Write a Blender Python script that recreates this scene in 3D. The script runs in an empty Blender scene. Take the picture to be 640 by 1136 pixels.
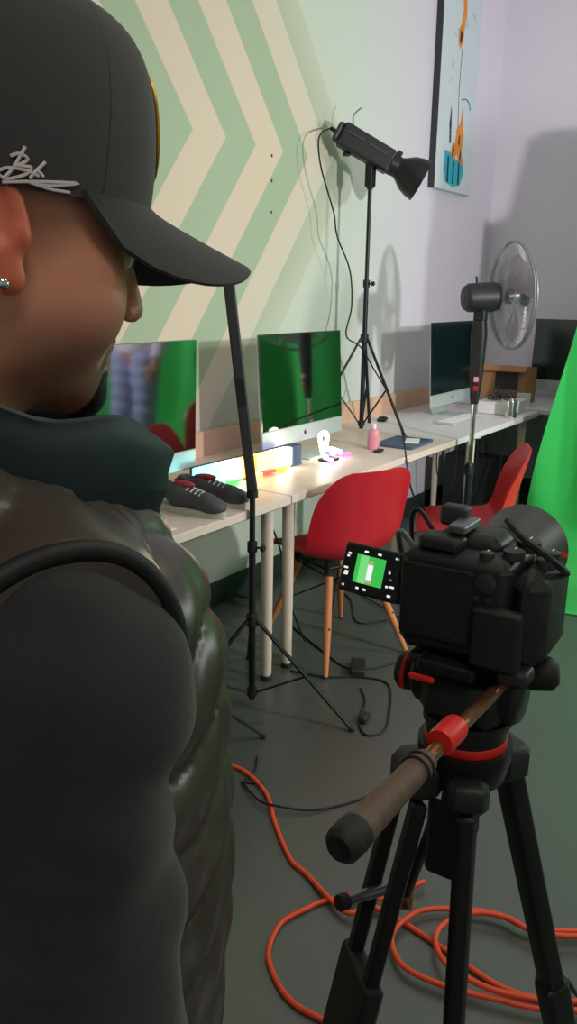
import bpy, math, random
import numpy as np
from mathutils import Vector, Matrix
random.seed(7); np.random.seed(7)
C = bpy.context.scene.collection
SC = bpy.context.scene
PI = math.pi

# ------------------------------------------------------------------ camera
CAM = np.array([2.42, 0.0, 1.49])
FPX = 900.0
RM = np.array([[0.8213, 0.1607, -0.5475], [0.5706, -0.2091, 0.7942], [0.0131, -0.9647, -0.2633]])  # columns: image right, image down, view
u_, s_, vt_ = np.linalg.svd(RM); RM = u_ @ vt_
cd = bpy.data.cameras.new('camera'); co = bpy.data.objects.new('camera', cd); C.objects.link(co)
cd.sensor_fit = 'VERTICAL'; cd.sensor_height = 24.0; cd.lens = 24.0 * FPX / 1136.0
cd.clip_start = 0.02; cd.clip_end = 60
m = Matrix.Identity(4)
for i in range(3):
    m[i][0] = RM[i, 0]; m[i][1] = -RM[i, 1]; m[i][2] = -RM[i, 2]; m[i][3] = CAM[i]
co.matrix_world = m
SC.camera = co

# ------------------------------------------------------------------ world, lamps, exposure
SC.view_settings.view_transform = 'Standard'; SC.view_settings.look = 'None'
SC.view_settings.gamma = 1.0; SC.view_settings.use_curve_mapping = False
SC.view_settings.exposure = 0.0
w = bpy.data.worlds.new('world'); SC.world = w; w.use_nodes = True
w.node_tree.nodes['Background'].inputs[0].default_value = (.8, .85, .9, 1)
w.node_tree.nodes['Background'].inputs[1].default_value = .1

def area(name, loc, target, size, power, col=(1, 1, 1), sy=None):
    l = bpy.data.lights.new(name, 'AREA'); l.energy = power; l.color = col; l.size = size
    if sy: l.shape = 'RECTANGLE'; l.size_y = sy
    o = bpy.data.objects.new(name, l); C.objects.link(o); o.location = loc
    o.rotation_euler = (Vector(target) - Vector(loc)).to_track_quat('-Z', 'Y').to_euler()
    return o
area('backdrop_lamp_right', (3.70, 4.25, 2.05), (.4, 4.0, 1.2), .22, 34, (1.0, .95, 1.0))
area('backdrop_lamp_front', (3.25, 2.70, 1.70), (1.2, 5.0, 1.5), .10, 66, (1.0, .95, 1.0))
area('ceiling_fill_near', (2.8, 2.0, 3.55), (2.8, 2.0, 0), 1.2, 19, (1.0, .90, .76), .6)  # unseen fill light, added to brighten the wall, desks and man
area('ceiling_fill_rear', (3.2, -.4, 3.55), (3.2, -.4, 0), 1.2, 20, (1.0, .92, .82), .6)  # unseen fill light, added to lift the man's near side

# ------------------------------------------------------------------ helpers
def lin(c):
    return tuple(((v / 255) / 12.92 if v / 255 <= .04045 else ((v / 255 + .055) / 1.055) ** 2.4) for v in c)
MATS = {}
def mat(name, rgb, rough=.5, metal=0., noise=.08, nscale=30, bump=0., ior=1.45, spec=.5, alpha=1., trans=0., sss=0., emit=None, estr=0., sheen=0., coat=0.):
    M = bpy.data.materials.new(name); M.use_nodes = True
    nt = M.node_tree; b = nt.nodes['Principled BSDF']
    col = lin(rgb)
    b.inputs['Roughness'].default_value = rough; b.inputs['Metallic'].default_value = metal
    b.inputs['IOR'].default_value = ior; b.inputs['Specular IOR Level'].default_value = spec
    b.inputs['Alpha'].default_value = alpha; b.inputs['Transmission Weight'].default_value = trans
    b.inputs['Sheen Weight'].default_value = sheen; b.inputs['Coat Weight'].default_value = coat
    if sss:
        b.inputs['Subsurface Weight'].default_value = sss
        b.inputs['Subsurface Radius'].default_value = (.012, .004, .002); b.inputs['Subsurface Scale'].default_value = 1
    tc = nt.nodes.new('ShaderNodeTexCoord'); n = nt.nodes.new('ShaderNodeTexNoise')
    n.inputs['Scale'].default_value = nscale; n.inputs['Detail'].default_value = 4
    nt.links.new(tc.outputs['Object'], n.inputs['Vector'])
    mx = nt.nodes.new('ShaderNodeMix'); mx.data_type = 'RGBA'
    mx.inputs[6].default_value = (*[max(0, c * (1 - noise)) for c in col], 1)
    mx.inputs[7].default_value = (*[min(1, c * (1 + noise)) for c in col], 1)
    nt.links.new(n.outputs['Fac'], mx.inputs[0]); nt.links.new(mx.outputs[2], b.inputs['Base Color'])
    if bump:
        bp = nt.nodes.new('ShaderNodeBump'); bp.inputs['Strength'].default_value = bump; bp.inputs['Distance'].default_value = .01
        nt.links.new(n.outputs['Fac'], bp.inputs['Height']); nt.links.new(bp.outputs['Normal'], b.inputs['Normal'])
    if emit:
        b.inputs['Emission Color'].default_value = (*lin(emit), 1); b.inputs['Emission Strength'].default_value = estr
    MATS[name] = M
    return M

XF = {}
def thing(name, label, cat, loc=(0, 0, 0), rz=0., group=None, rot=None):
    o = bpy.data.objects.new(name, None); C.objects.link(o); o.empty_display_size = .05
    o.location = loc; o.rotation_euler = rot if rot else (0, 0, rz)
    tag(o, label, cat, group)
    return o
def tag(o, label=None, cat=None, group=None, kind=None):
    if label: o['label'] = label
    if cat: o['category'] = cat
    if group: o['group'] = group
    if kind: o['kind'] = kind
    return o
def inv_of(o):
    M = Matrix.Translation(o.location) @ o.rotation_euler.to_matrix().to_4x4()
    while o.parent:
        o = o.parent
        M = (Matrix.Translation(o.location) @ o.rotation_euler.to_matrix().to_4x4()) @ M
    return np.array(M.inverted())
def finish(name, V, F, material, parent=None, smooth=True, world=False, label=None, attr=None):
    V = np.asarray(V, float)
    if world and parent is not None:
        Mi = inv_of(parent); V = V @ Mi[:3, :3].T + Mi[:3, 3]
    me = bpy.data.meshes.new(name); me.from_pydata(V.tolist(), [], F)
    me.update()
    if smooth:
        me.polygons.foreach_set('use_smooth', [True] * len(me.polygons))
        if smooth != 'all':
            me.set_sharp_from_angle(angle=math.radians(50))
    for k, arr in (attr or {}).items():
        a = me.attributes.new(k, 'FLOAT', 'POINT'); a.data.foreach_set('value', np.asarray(arr, np.float32))
    o = bpy.data.objects.new(name, me); C.objects.link(o)
    if isinstance(material, str): material = MATS[material]
    me.materials.append(material)
    if smooth and smooth != 'all':
        wn = o.modifiers.new('normals', 'WEIGHTED_NORMAL'); wn.keep_sharp = True; wn.weight = 80
    if parent is not None: o.parent = parent
    if label: o['label'] = label
    return o

def frame_from(d):
    d = Vector(d).normalized(); a = Vector((0, 0, 1)) if abs(d.z) < .9 else Vector((1, 0, 0))
    x = a.cross(d).normalized(); y = d.cross(x).normalized()
    return x, y, d
class MB:
    def __init__(s): s.v = []; s.f = []
    def add(s, V, F):
        n = len(s.v); s.v += [tuple(map(float, p)) for p in V]; s.f += [tuple(i + n for i in q) for q in F]; return s
    def box(s, c, d, rz=0., bev=0., M=None):
        x, y, z = [k / 2 for k in d]
        b = min(bev, x * .9, y * .9, z * .9)
        if b <= 0:
            V = [(i * x, j * y, k * z) for k in (-1, 1) for j in (-1, 1) for i in (-1, 1)]
            F = [(0, 2, 3, 1), (4, 5, 7, 6), (0, 1, 5, 4), (2, 6, 7, 3), (0, 4, 6, 2), (1, 3, 7, 5)]
        else:  # chamfered box: 24 verts
            V = []; F = []; idx = {}
            for i in (-1, 1):
                for j in (-1, 1):
                    for k in (-1, 1):
                        for a in range(3):
                            p = [i * (x - b), j * (y - b), k * (z - b)]; p[a] = (i, j, k)[a] * (x, y, z)[a]
                            idx[(i, j, k, a)] = len(V); V.append(tuple(p))
            for a in range(3):
                for sgn in (-1, 1):
                    o1, o2 = [q for q in range(3) if q != a]
                    q = []
                    for (p1, p2) in ((-1, -1), (1, -1), (1, 1), (-1, 1)):
                        t = [0, 0, 0]; t[a] = sgn; t[o1] = p1; t[o2] = p2; q.append(idx[(*t, a)])
                    F.append(tuple(q))
            for a in range(3):   # edges along axis a
                o1, o2 = [q for q in range(3) if q != a]
                for p1 in (-1, 1):
                    for p2 in (-1, 1):
                        q = []
                        for (e, w_) in ((-1, o1), (1, o1), (1, o2), (-1, o2)):
                            t = [0, 0, 0]; t[a] = e; t[o1] = p1; t[o2] = p2; q.append(idx[(*t, w_)])
                        F.append(tuple(q))
            for i in (-1, 1):
                for j in (-1, 1):
                    for k in (-1, 1): F.append(tuple(idx[(i, j, k, a)] for a in range(3)))
        cz, sz = math.cos(rz), math.sin(rz)
        if M is None:
            V = [(c[0] + p[0] * cz - p[1] * sz, c[1] + p[0] * sz + p[1] * cz, c[2] + p[2]) for p in V]
        else:
            V = [tuple(Vector(c) + M @ Vector(p)) for p in V]
        return s.add(V, F)
    def bar(s, p0, p1, w_, h_, up=(0, 0, 1), bev=.0):
        p0, p1 = Vector(p0), Vector(p1); d = p1 - p0
        y = d.normalized(); x = y.cross(Vector(up)).normalized(); z = x.cross(y)
        M = Matrix((x, y, z)).transposed()
        return s.box((p0 + p1) / 2, (w_, d.length, h_), bev=bev, M=M)
    def cone(s, p0, p1, r0, r1=None, n=16, cap=True):
        r1 = r0 if r1 is None else r1
        p0, p1 = Vector(p0), Vector(p1); x, y, d = frame_from(p1 - p0)
        V = []
        for p, r in ((p0, r0), (p1, r1)):
            for i in range(n):
                a = 2 * PI * i / n; V.append(p + (x * math.cos(a) + y * math.sin(a)) * r)
        F = [(i, (i + 1) % n, n + (i + 1) % n, n + i) for i in range(n)]
        if cap: F += [tuple(range(n - 1, -1, -1)), tuple(range(n, 2 * n))]
        return s.add(V, F)
    def lathe(s, prof, origin=(0, 0, 0), axis=(0, 0, 1), n=24, closed=False):
        x, y, d = frame_from(axis); o = Vector(origin); V = []; k = len(prof)
        for (r, h) in prof:
            for i in range(n):
                a = 2 * PI * i / n; V.append(o + d * h + (x * math.cos(a) + y * math.sin(a)) * r)
        F = []
        for j in range(k - 1):
            for i in range(n): F.append((j * n + i, j * n + (i + 1) % n, (j + 1) * n + (i + 1) % n, (j + 1) * n + i))
        if closed:
            for i in range(n): F.append(((k - 1) * n + i, (k - 1) * n + (i + 1) % n, (i + 1) % n, i))
        else:
            if prof[0][0] > 1e-5: F.append(tuple(range(n - 1, -1, -1)))
            if prof[-1][0] > 1e-5: F.append(tuple((k - 1) * n + i for i in range(n)))
        return s.add(V, F)
    def tube(s, pts, r, n=8, close=False, cap=True):
        pts = [Vector(p) for p in pts]; k = len(pts); V = []
        up = None
        for i, p in enumerate(pts):
            if close: t = pts[(i + 1) % k] - pts[i - 1]
            else: t = pts[min(i + 1, k - 1)] - pts[max(i - 1, 0)]
            t.normalize()
            if up is None: x, y, _ = frame_from(t)
            else:
                x = (up - t * up.dot(t)).normalized(); y = t.cross(x)
            up = x; rr = r[i] if isinstance(r, (list, tuple)) else r
            for j in range(n):
                a = 2 * PI * j / n; V.append(p + (x * math.cos(a) + y * math.sin(a)) * rr)
        F = []
        for i in range(k if close else k - 1):
            i2 = (i + 1) % k
            for j in range(n): F.append((i * n + j, i * n + (j + 1) % n, i2 * n + (j + 1) % n, i2 * n + j))
        if cap and not close: F += [tuple(range(n - 1, -1, -1)), tuple((k - 1) * n + j for j in range(n))]
        return s.add(V, F)
    def ell(s, c, r, nu=16, nv=10, M=None):
        V = []; c = Vector(c)
        for j in range(nv + 1):
            b = PI * j / nv - PI / 2
            for i in range(nu):
                a = 2 * PI * i / nu
                p = Vector((r[0] * math.cos(b) * math.cos(a), r[1] * math.cos(b) * math.sin(a), r[2] * math.sin(b)))
                V.append(c + (M @ p if M else p))
        F = [(j * nu + i, j * nu + (i + 1) % nu, (j + 1) * nu + (i + 1) % nu, (j + 1) * nu + i) for j in range(nv) for i in range(nu)]
        return s.add(V, F)
    def grid(s, G, th=0.):
        """G: rows x cols x 3 surface; thickened along its normals"""
        G = np.asarray(G, float); a, b, _ = G.shape
        if th == 0:
            return s.add(G.reshape(-1, 3), [(i * b + j, i * b + j + 1, (i + 1) * b + j + 1, (i + 1) * b + j) for i in range(a - 1) for j in range(b - 1)])
        du = np.gradient(G, axis=0); dv = np.gradient(G, axis=1); N = np.cross(du, dv)
        N /= np.linalg.norm(N, axis=2, keepdims=True) + 1e-12
        V = np.concatenate([(G + N * th / 2).reshape(-1, 3), (G - N * th / 2).reshape(-1, 3)]); n = a * b
        F = []
        for i in range(a - 1):
            for j in range(b - 1):
                q = (i * b + j, (i + 1) * b + j, (i + 1) * b + j + 1, i * b + j + 1)
                F.append(q); F.append(tuple(k + n for k in q[::-1]))
        rim = [j for j in range(b)] + [i * b + b - 1 for i in range(1, a)] + [(a - 1) * b + j for j in range(b - 2, -1, -1)] + [i * b for i in range(a - 2, 0, -1)]
        for k in range(len(rim)):
            p, q = rim[k], rim[(k + 1) % len(rim)]; F.append((p, q, q + n, p + n))
        return s.add(V, F)
    def prism(s, poly, p0, p1):
        """2-D polygon (x,y of frame) extruded between two offsets along z"""
        n = len(poly)
        V = [(x, y, p0) for x, y in poly] + [(x, y, p1) for x, y in poly]
        F = [tuple(range(n - 1, -1, -1)), tuple(range(n, 2 * n))] + [(i, (i + 1) % n, n + (i + 1) % n, n + i) for i in range(n)]
        return s.add(V, F)
    def xf(s, M):
        s.v = [tuple(M @ Vector(p)) for p in s.v]; return s
    def build(s, name, material, parent=None, **k):
        return finish(name, s.v, s.f, material, parent, **k)

def spline(P, n=8, close=False):
    P = [np.array(p, float) for p in P]; k = len(P); out = []
    for i in range(k if close else k - 1):
        if close: a, b, c, d = P[i - 1], P[i], P[(i + 1) % k], P[(i + 2) % k]
        else: a, b, c, d = P[max(i - 1, 0)], P[i], P[i + 1], P[min(i + 2, k - 1)]
        for j in range(n):
            t = j / n
            out.append(.5 * (2 * b + (c - a) * t + (2 * a - 5 * b + 4 * c - d) * t * t + (3 * b - a - 3 * c + d) * t ** 3))
    if not close: out.append(P[-1])
    return out
def ray(x, y): return RM @ np.array([(x - 320) / FPX, (y - 568) / FPX, 1.0])
def floor_at(x, y, z=0.):   # the point of a level surface (floor, desk) seen at x, y
    r = ray(x, y); return CAM + r * ((z - CAM[2]) / r[2])
def depth_at(x, y, d): return CAM + ray(x, y) * d

# ---- organic surfaces: signed distance fields turned into a mesh
def s_ell(P, c, r):
    q = (P - np.array(c, np.float32)) / np.array(r, np.float32); k = np.linalg.norm(q, axis=-1)
    k2 = np.linalg.norm(q / np.array(r, np.float32), axis=-1) + 1e-9
    return k * (k - 1) / k2
def s_cone(P, a, b, r0, r1):
    a = np.array(a, np.float32); b = np.array(b, np.float32); d = b - a
    t = np.clip(((P - a) @ d) / (d @ d), 0, 1)
    return np.linalg.norm(P - a - t[..., None] * d, axis=-1) - (r0 + (r1 - r0) * t)
def s_chain(P, pts, k=.02):
    o = None
    for i in range(len(pts) - 1):
        q = s_cone(P, pts[i][:3], pts[i + 1][:3], pts[i][3], pts[i + 1][3]); o = q if o is None else smin(o, q, k)
    return o
def smin(a, b, k):
    h = np.clip(.5 + .5 * (b - a) / k, 0, 1); return b + (a - b) * h - k * h * (1 - h)
def smax(a, b, k): return -smin(-a, -b, k)
def surface(fn, lo, hi, h):
    lo = np.array(lo, float); hi = np.array(hi, float)
    n = (np.ceil((hi - lo) / h).astype(int) // 4 + 1) * 4 + 1
    cn = (n - 1) // 4 + 1
    ax = [lo[i] + h * 4 * np.arange(cn[i]) for i in range(3)]
    Pc = np.stack(np.meshgrid(*ax, indexing='ij'), -1).astype(np.float32)
    Fc = fn(Pc.reshape(-1, 3)).reshape(cn)
    F = np.repeat(np.repeat(np.repeat(Fc, 4, 0), 4, 1), 4, 2)[:n[0], :n[1], :n[2]].copy()
    msk = np.abs(F) < h * 4 * 2.6
    I = np.argwhere(msk)
    P = (lo + I * h).astype(np.float32); out = np.empty(len(P), np.float32)
    for k in range(0, len(P), 400000): out[k:k + 400000] = fn(P[k:k + 400000])
    F[msk] = out
    s = F < 0
    cs = np.zeros(n - 1, int); acc = np.zeros((*(n - 1), 3), np.float32); cnt = np.zeros(n - 1, np.float32)
    X, Y, Z = n
    def sub(A, o): return A[o[0]:o[0] + X - 1, o[1]:o[1] + Y - 1, o[2]:o[2] + Z - 1]
    for a in range(3):
        for i in (0, 1):
            for j in (0, 1):
                o = [0, 0, 0]; oth = [q for q in range(3) if q != a]; o[oth[0]] = i; o[oth[1]] = j
                o2 = list(o); o2[a] = 1
                A, B = sub(F, o), sub(F, o2); cr = (A < 0) != (B < 0)
                t = np.where(cr, A / np.where(cr, A - B, 1), 0)
                for q in range(3): acc[..., q] += np.where(cr, o[q] + (t if q == a else 0), 0)
                cnt += cr
    mk = cnt > 0; idx = -np.ones(n - 1, int); idx[mk] = np.arange(mk.sum())
    base = np.argwhere(mk); V = lo + h * (base + acc[mk] / cnt[mk][:, None])
    faces = []
    for a in range(3):
        b, c = [(1, 2), (2, 0), (0, 1)][a]
        sl0 = [slice(None)] * 3; sl1 = [slice(None)] * 3; sl0[a] = slice(0, -1); sl1[a] = slice(1, None)
        A, B = s[tuple(sl0)], s[tuple(sl1)]
        E = np.argwhere(A != B)
        E = E[(E[:, b] > 0) & (E[:, c] > 0) & (E[:, b] < n[b] - 1) & (E[:, c] < n[c] - 1)]
        ins = A[tuple(E.T)]
        q = []
        for (db, dc) in ((-1, -1), (0, -1), (0, 0), (-1, 0)):
            e = E.copy(); e[:, b] += db; e[:, c] += dc; q.append(idx[tuple(e.T)])
        q = np.stack(q, 1); q[~ins] = q[~ins][:, ::-1]
        faces.append(q)
    Fq = np.concatenate(faces); Fq = Fq[(Fq >= 0).all(1)]
    return V, Fq.tolist()
def relax(V, F, it=1, lam=.5):
    E = np.array([(f[i], f[(i + 1) % len(f)]) for f in F for i in range(len(f))])
    V = V.copy()
    for _ in range(it):
        S = np.zeros_like(V); n = np.zeros(len(V))
        np.add.at(S, E[:, 0], V[E[:, 1]]); np.add.at(n, E[:, 0], 1); np.add.at(S, E[:, 1], V[E[:, 0]]); np.add.at(n, E[:, 1], 1)
        V += lam * (S / np.maximum(n, 1)[:, None] - V)
    return V

def copy_tree(o, parent=None):
    c = o.copy(); C.objects.link(c); c.parent = parent
    for ch in [q for q in bpy.data.objects if q.parent == o and q is not c]: copy_tree(ch, c)
    return c

# ------------------------------------------------------------------ materials
mat('white_wall', (226, 222, 230), .75, noise=.02, nscale=3)
mat('ceiling_paint', (225, 225, 225), .8, noise=.02)
mat('baseboard_green', (44, 60, 54), .5)
mat('peach', (222, 184, 150), .55, noise=.12, nscale=9)
mat('desk_top', (222, 208, 192), .38, noise=.04, nscale=8)
mat('desk_top_white', (226, 224, 224), .38, noise=.03, nscale=8)
mat('desk_leg', (214, 202, 182), .4, noise=.03)
mat('red_plastic', (184, 26, 40), .38, noise=.04)
mat('beech', (196, 130, 78), .5, noise=.18, nscale=14)
mat('steel_black', (22, 23, 24), .4, .4, noise=.05)
mat('black_metal', (32, 35, 37), .42, .3, noise=.1)
mat('black_plastic', (32, 36, 37), .48, noise=.1)
mat('black_rubber', (28, 31, 31), .65, noise=.15, bump=.2, nscale=120)
mat('dark_grey', (52, 54, 56), .5, noise=.1)
mat('grey_metal', (120, 122, 124), .35, .8)
mat('chrome', (215, 215, 218), .12, 1.0, noise=.02)
mat('silver', (188, 204, 196), .38, .35, noise=.02)
mat('screen_glass', (8, 10, 11), .06, noise=0, ior=3.4)
mat('screen_glass_dim', (14, 30, 32), .15, noise=0, ior=1.7)
mat('green_cloth', (58, 196, 92), .85, noise=.06, nscale=5, sheen=.1)
mat('orange_cord', (232, 84, 48), .45, noise=.06)
mat('black_cord', (26, 28, 28), .5)
mat('pink', (222, 150, 158), .4)
mat('blue_grey', (70, 92, 112), .5)
mat('paper', (232, 230, 226), .7, noise=.03)
mat('cardboard', (166, 122, 84), .7, noise=.15, nscale=12)
mat('gold', (214, 160, 60), .35, .8)
mat('red_paint', (226, 40, 34), .4)
mat('handle_grip', (98, 76, 64), .6, noise=.2, nscale=60, bump=.25)
mat('bronze_tube', (150, 104, 76), .3, .7)
mat('sneaker_grey', (70, 72, 78), .6, noise=.2)
mat('sneaker_red', (150, 46, 54), .6, noise=.15)
mat('sole', (190, 190, 180), .6)
mat('fan_guard', (150, 146, 154), .35, .6)
mat('fan_blade', (196, 188, 200), .2, noise=.02, alpha=.6)
mat('jeans', (150, 160, 196), .8, noise=.25, nscale=40)
mat('lilac_top', (206, 200, 214), .8, noise=.08)
mat('skin2', (190, 140, 116), .5, sss=.1)
mat('hair_dark', (26, 22, 20), .7, noise=.3, nscale=150)
mat('cap_cloth', (54, 53, 55), .82, noise=.08, nscale=260, bump=.03, sheen=.15)
mat('thread_white', (214, 204, 206), .7)
mat('sweater', (32, 33, 35), .9, noise=.12, nscale=160, bump=.05, sheen=.15)
mat('vest_nylon', (64, 57, 52), .34, noise=.10, nscale=40, bump=.03)
mat('vest_trim', (18, 20, 22), .6)
mat('vest_lining', (24, 40, 46), .55)
mat('trouser', (26, 27, 32), .85, noise=.1)

def cloth_glow(M):
    nt = M.node_tree; b = nt.nodes['Principled BSDF']; t = nt.nodes.new('ShaderNodeBsdfTranslucent'); t.inputs[0].default_value = (*lin((60, 200, 90)), 1)
    mx = nt.nodes.new('ShaderNodeMixShader'); mx.inputs[0].default_value = .25; o = nt.nodes['Material Output']
    nt.links.new(b.outputs[0], mx.inputs[1]); nt.links.new(t.outputs[0], mx.inputs[2]); nt.links.new(mx.outputs[0], o.inputs[0])
cloth_glow(MATS['green_cloth'])
# the wall with painted chevrons
def chevron_wall():
    M = bpy.data.materials.new('chevron_wall'); M.use_nodes = True; nt = M.node_tree; L = nt.links
    b = nt.nodes['Principled BSDF']; b.inputs['Roughness'].default_value = .62
    g = nt.nodes.new('ShaderNodeNewGeometry'); sp = nt.nodes.new('ShaderNodeSeparateXYZ'); L.new(g.outputs['Position'], sp.inputs[0])
    def mth(op, a, b_=None, c_=None):
        n = nt.nodes.new('ShaderNodeMath'); n.operation = op
        for i, v in enumerate((a, b_, c_)):
            if v is None: continue
            if isinstance(v, (int, float)): n.inputs[i].default_value = v
            else: L.new(v, n.inputs[i])
        return n.outputs[0]
    def ramp01(x, lo, hi):
        n = nt.nodes.new('ShaderNodeMapRange'); n.clamp = True; L.new(x, n.inputs[0])
        n.inputs[1].default_value = lo; n.inputs[2].default_value = hi; return n.outputs[0]
    def mix(f, a, c):
        n = nt.nodes.new('ShaderNodeMix'); n.data_type = 'RGBA'
        if isinstance(f, float): n.inputs[0].default_value = f
        else: L.new(f, n.inputs[0])
        for i, v in ((6, a), (7, c)):
            if isinstance(v, tuple): n.inputs[i].default_value = (*v, 1)
            else: L.new(v, n.inputs[i])
        return n.outputs[2]
    y, z = sp.outputs[1], sp.outputs[2]
    t = mth('ADD', y, mth('MULTIPLY', mth('ABSOLUTE', mth('SUBTRACT', z, 2.13)), .80))
    ph = mth('FRACT', mth('DIVIDE', mth('SUBTRACT', t, 2.557), .4325))
    edge = mth('SUBTRACT', ramp01(ph, .0, .012), ramp01(ph, .497, .509))
    fade = mth('SUBTRACT', 1., ramp01(t, 3.70, 4.12))
    lowfade = ramp01(z, .45, 1.1)
    st = mth('MULTIPLY', edge, mth('ADD', mth('MULTIPLY', fade, .8), mth('MULTIPLY', .2, mth('LESS_THAN', t, 4.07))))
    ns = nt.nodes.new('ShaderNodeTexNoise'); ns.inputs['Scale'].default_value = 2.2; L.new(g.outputs['Position'], ns.inputs['Vector'])
    cream = mix(ns.outputs['Fac'], lin((214, 198, 168)), lin((214, 204, 182)))
    green = mix(ns.outputs['Fac'], lin((160, 180, 146)), lin((168, 188, 158)))
    basec = mix(ramp01(t, 3.55, 4.25), cream, lin((198, 213, 194)))  # pale green spill from the cloth put into the wall colour
    basec = mix(ramp01(y, 3.8, 5.3), basec, lin((228, 222, 234)))
    colr = mix(mth('MULTIPLY', st, ramp01(z, .2, .6)), basec, green)
    L.new(colr, b.inputs['Base Color'])
    return M
MATS['chevron_wall'] = chevron_wall()
def floor_mat():
    M = mat('floor_vinyl', (66, 74, 69), .36, noise=.10, nscale=2.5, ior=1.95)
    return M
floor_mat()

# ------------------------------------------------------------------ the room
RX, RY0, RY1, RH = 5.4, -2.0, 6.115, 3.6
def struct(name, mb, m_, label=None):
    o = mb.build(name, m_, smooth=False); o['kind'] = 'structure'
    if label: o['label'] = label
    return o
struct('floor', MB().box((RX / 2, (RY0 + RY1) / 2, -.05), (RX + .4, RY1 - RY0 + .4, .1)), 'floor_vinyl', 'dark grey-green smooth studio floor')
struct('ceiling', MB().box((RX / 2, (RY0 + RY1) / 2, RH + .05), (RX + .4, RY1 - RY0 + .4, .1)), 'ceiling_paint')
struct('wall_left', MB().box((-.05, (RY0 + RY1) / 2, RH / 2), (.1, RY1 - RY0, RH)), 'chevron_wall', 'wall painted with sage and cream chevrons, green spill coloured in, fading to white')
struct('wall_back', MB().box((RX / 2, RY1 + .05, RH / 2), (RX + .2, .1, RH)), 'white_wall', 'lilac-white plain wall behind the fan')
struct('wall_right', MB().box((RX + .05, (RY0 + RY1) / 2, RH / 2), (.1, RY1 - RY0, RH)), 'white_wall')
struct('wall_front', MB().box((RX / 2, RY0 - .05, RH / 2), (RX + .2, .1, RH)), 'white_wall')
struct('baseboard_left', MB().box((.008, (RY0 + RY1) / 2, .055), (.016, RY1 - RY0, .11), bev=.003), 'baseboard_green')
struct('baseboard_back', MB().box((RX / 2, RY1 - .008, .055), (RX - .04, .016, .11), bev=.003), 'baseboard_green')
struct('trim_1', MB().box((.011, 3.2, .80), (.018, 4.1, .13), bev=.003), 'peach', 'pale tan strip along the wall behind the desks')  # plain strip along the wall just above the desk tops
for i, z in enumerate((2.10, 1.99, 1.85)):
    h = MB().lathe([(.0, .0015), (.006, .0015), (.008, 0)], (.0, 3.333, z), (1, 0, 0), 10).build('screw_hole', 'dark_grey', bpy.data.objects['wall_left'])

# ------------------------------------------------------------------ desks
def desk(label, y0, y1, top, depth=.75, legs=None, x0=.01):
    cx, cy = x0 + depth / 2, (y0 + y1) / 2
    t = thing('desk', label, 'desk', (cx, cy, 0))
    MB().box((0, 0, .733), (depth, y1 - y0 - .004, .034), bev=.004).build('tabletop', top, t)
    for (lx, ly) in legs:
        lx, ly = lx - cx, ly - cy
        m_ = MB(); m_.lathe([(.0, .02), (.018, .02), (.020, .03), (.025, .70), (.025, .708), (.055, .709), (.055, .716), (0, .716)], (lx, ly, 0), n=20)
        lg = m_.build('leg', 'desk_leg', t)
        MB().lathe([(0, 0), (.021, 0), (.023, .004), (.023, .018), (.012, .022), (0, .022)], (lx, ly, 0), n=16).build('foot', 'black_plastic', lg)
    return t
desk('cream desk nearest the man with the glowing light bar across its end', .93, 2.43, 'desk_top', legs=[(.69, 2.37), (.09, 2.37), (.69, 1.0), (.09, 1.0)])
desk('cream desk carrying the tall studio light and pink bottle', 2.43, 3.93, 'desk_top', legs=[(.69, 2.51), (.09, 2.51), (.68, 3.43), (.10, 3.86)])
desk('white desk behind the fan carrying the boxes', 3.93, 5.27, 'desk_top_white', legs=[(.10, 4.02), (.70, 4.29), (.69, 5.17), (.10, 5.17)])
desk('white desk end standing against the far lilac wall', 5.36, 6.105, 'desk_top_white', depth=1.6, legs=[(.1, 5.43), (.1, 6.02), (1.52, 5.43), (1.52, 6.02)])

# ------------------------------------------------------------------ monitors (all-in-one computers)
def computer(label, loc, rz, w_=.65, h_=.50, tilt=4, stand=True, glass='screen_glass'):
    t = thing('desktop_computer', label, 'computer', loc, rz)
    b = .07; tl = math.radians(tilt)
    M = Matrix.Translation((0, 0, b)) @ Matrix.Rotation(-tl, 4, 'X')
    ch = .075
    # silver shell, swelling to the rear
    n = 14; G = []
    for j in range(n + 1):
        v = j / n; row = []
        for i in range(n + 1):
            u = i / n; x = (u - .5) * w_; z = v * h_
            e = max(0, 1 - (2 * u - 1) ** 2) * max(0, 1 - (2 * v - 1) ** 2)
            row.append((x, .004 + .045 * e ** .6, z))
        G.append(row)
    mb = MB().grid(G, .004); mb.xf(M); mb.build('rear_shell', 'silver', t)
    MB().box((0, 0, ch / 2), (w_, .010, ch), bev=.003).xf(M).build('chin', 'silver', t, label='pale silver strip under the screen')
    sc = MB().box((0, 0, ch + (h_ - ch) / 2), (w_, .010, h_ - ch), bev=.003).xf(M).build('screen', glass, t, label='glossy dark screen mirroring the room')
    # small fruit mark in the middle of the chin
    lg = MB()
    pts = [(.0, .008), (.004, .0095), (.0085, .007), (.0068, .003), (.0075, -.001), (.0092, -.003), (.006, -.0095), (.003, -.0105), (0, -.0095), (-.003, -.0105), (-.0065, -.0085), (-.009, -.002), (-.009, .004), (-.006, .0088)]
    lg.prism(pts, 0, .0012); lg.prism([(.0, .011), (.001, .015), (.005, .017), (.004, .013)], 0, .0012)
    lg.xf(M @ Matrix.Translation((0, -.0055, ch / 2)) @ Matrix.Rotation(PI / 2, 4, 'X')).build('logo', 'dark_grey', t)
    if stand:
        G = []
        for j in range(9):
            v = j / 8
            if v < .55: p = (0, -.09 + .19 * v / .55, .004)
            else:
                q = (v - .55) / .45; p = (0, .10 + .02 * math.sin(q * PI) - .055 * q, .004 + .24 * q)
            G.append([(x * .09, p[1], p[2]) for x in (-1, -.33, .33, 1)])
        MB().grid(G, .007).build('stand', 'silver', t)
    return t
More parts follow.
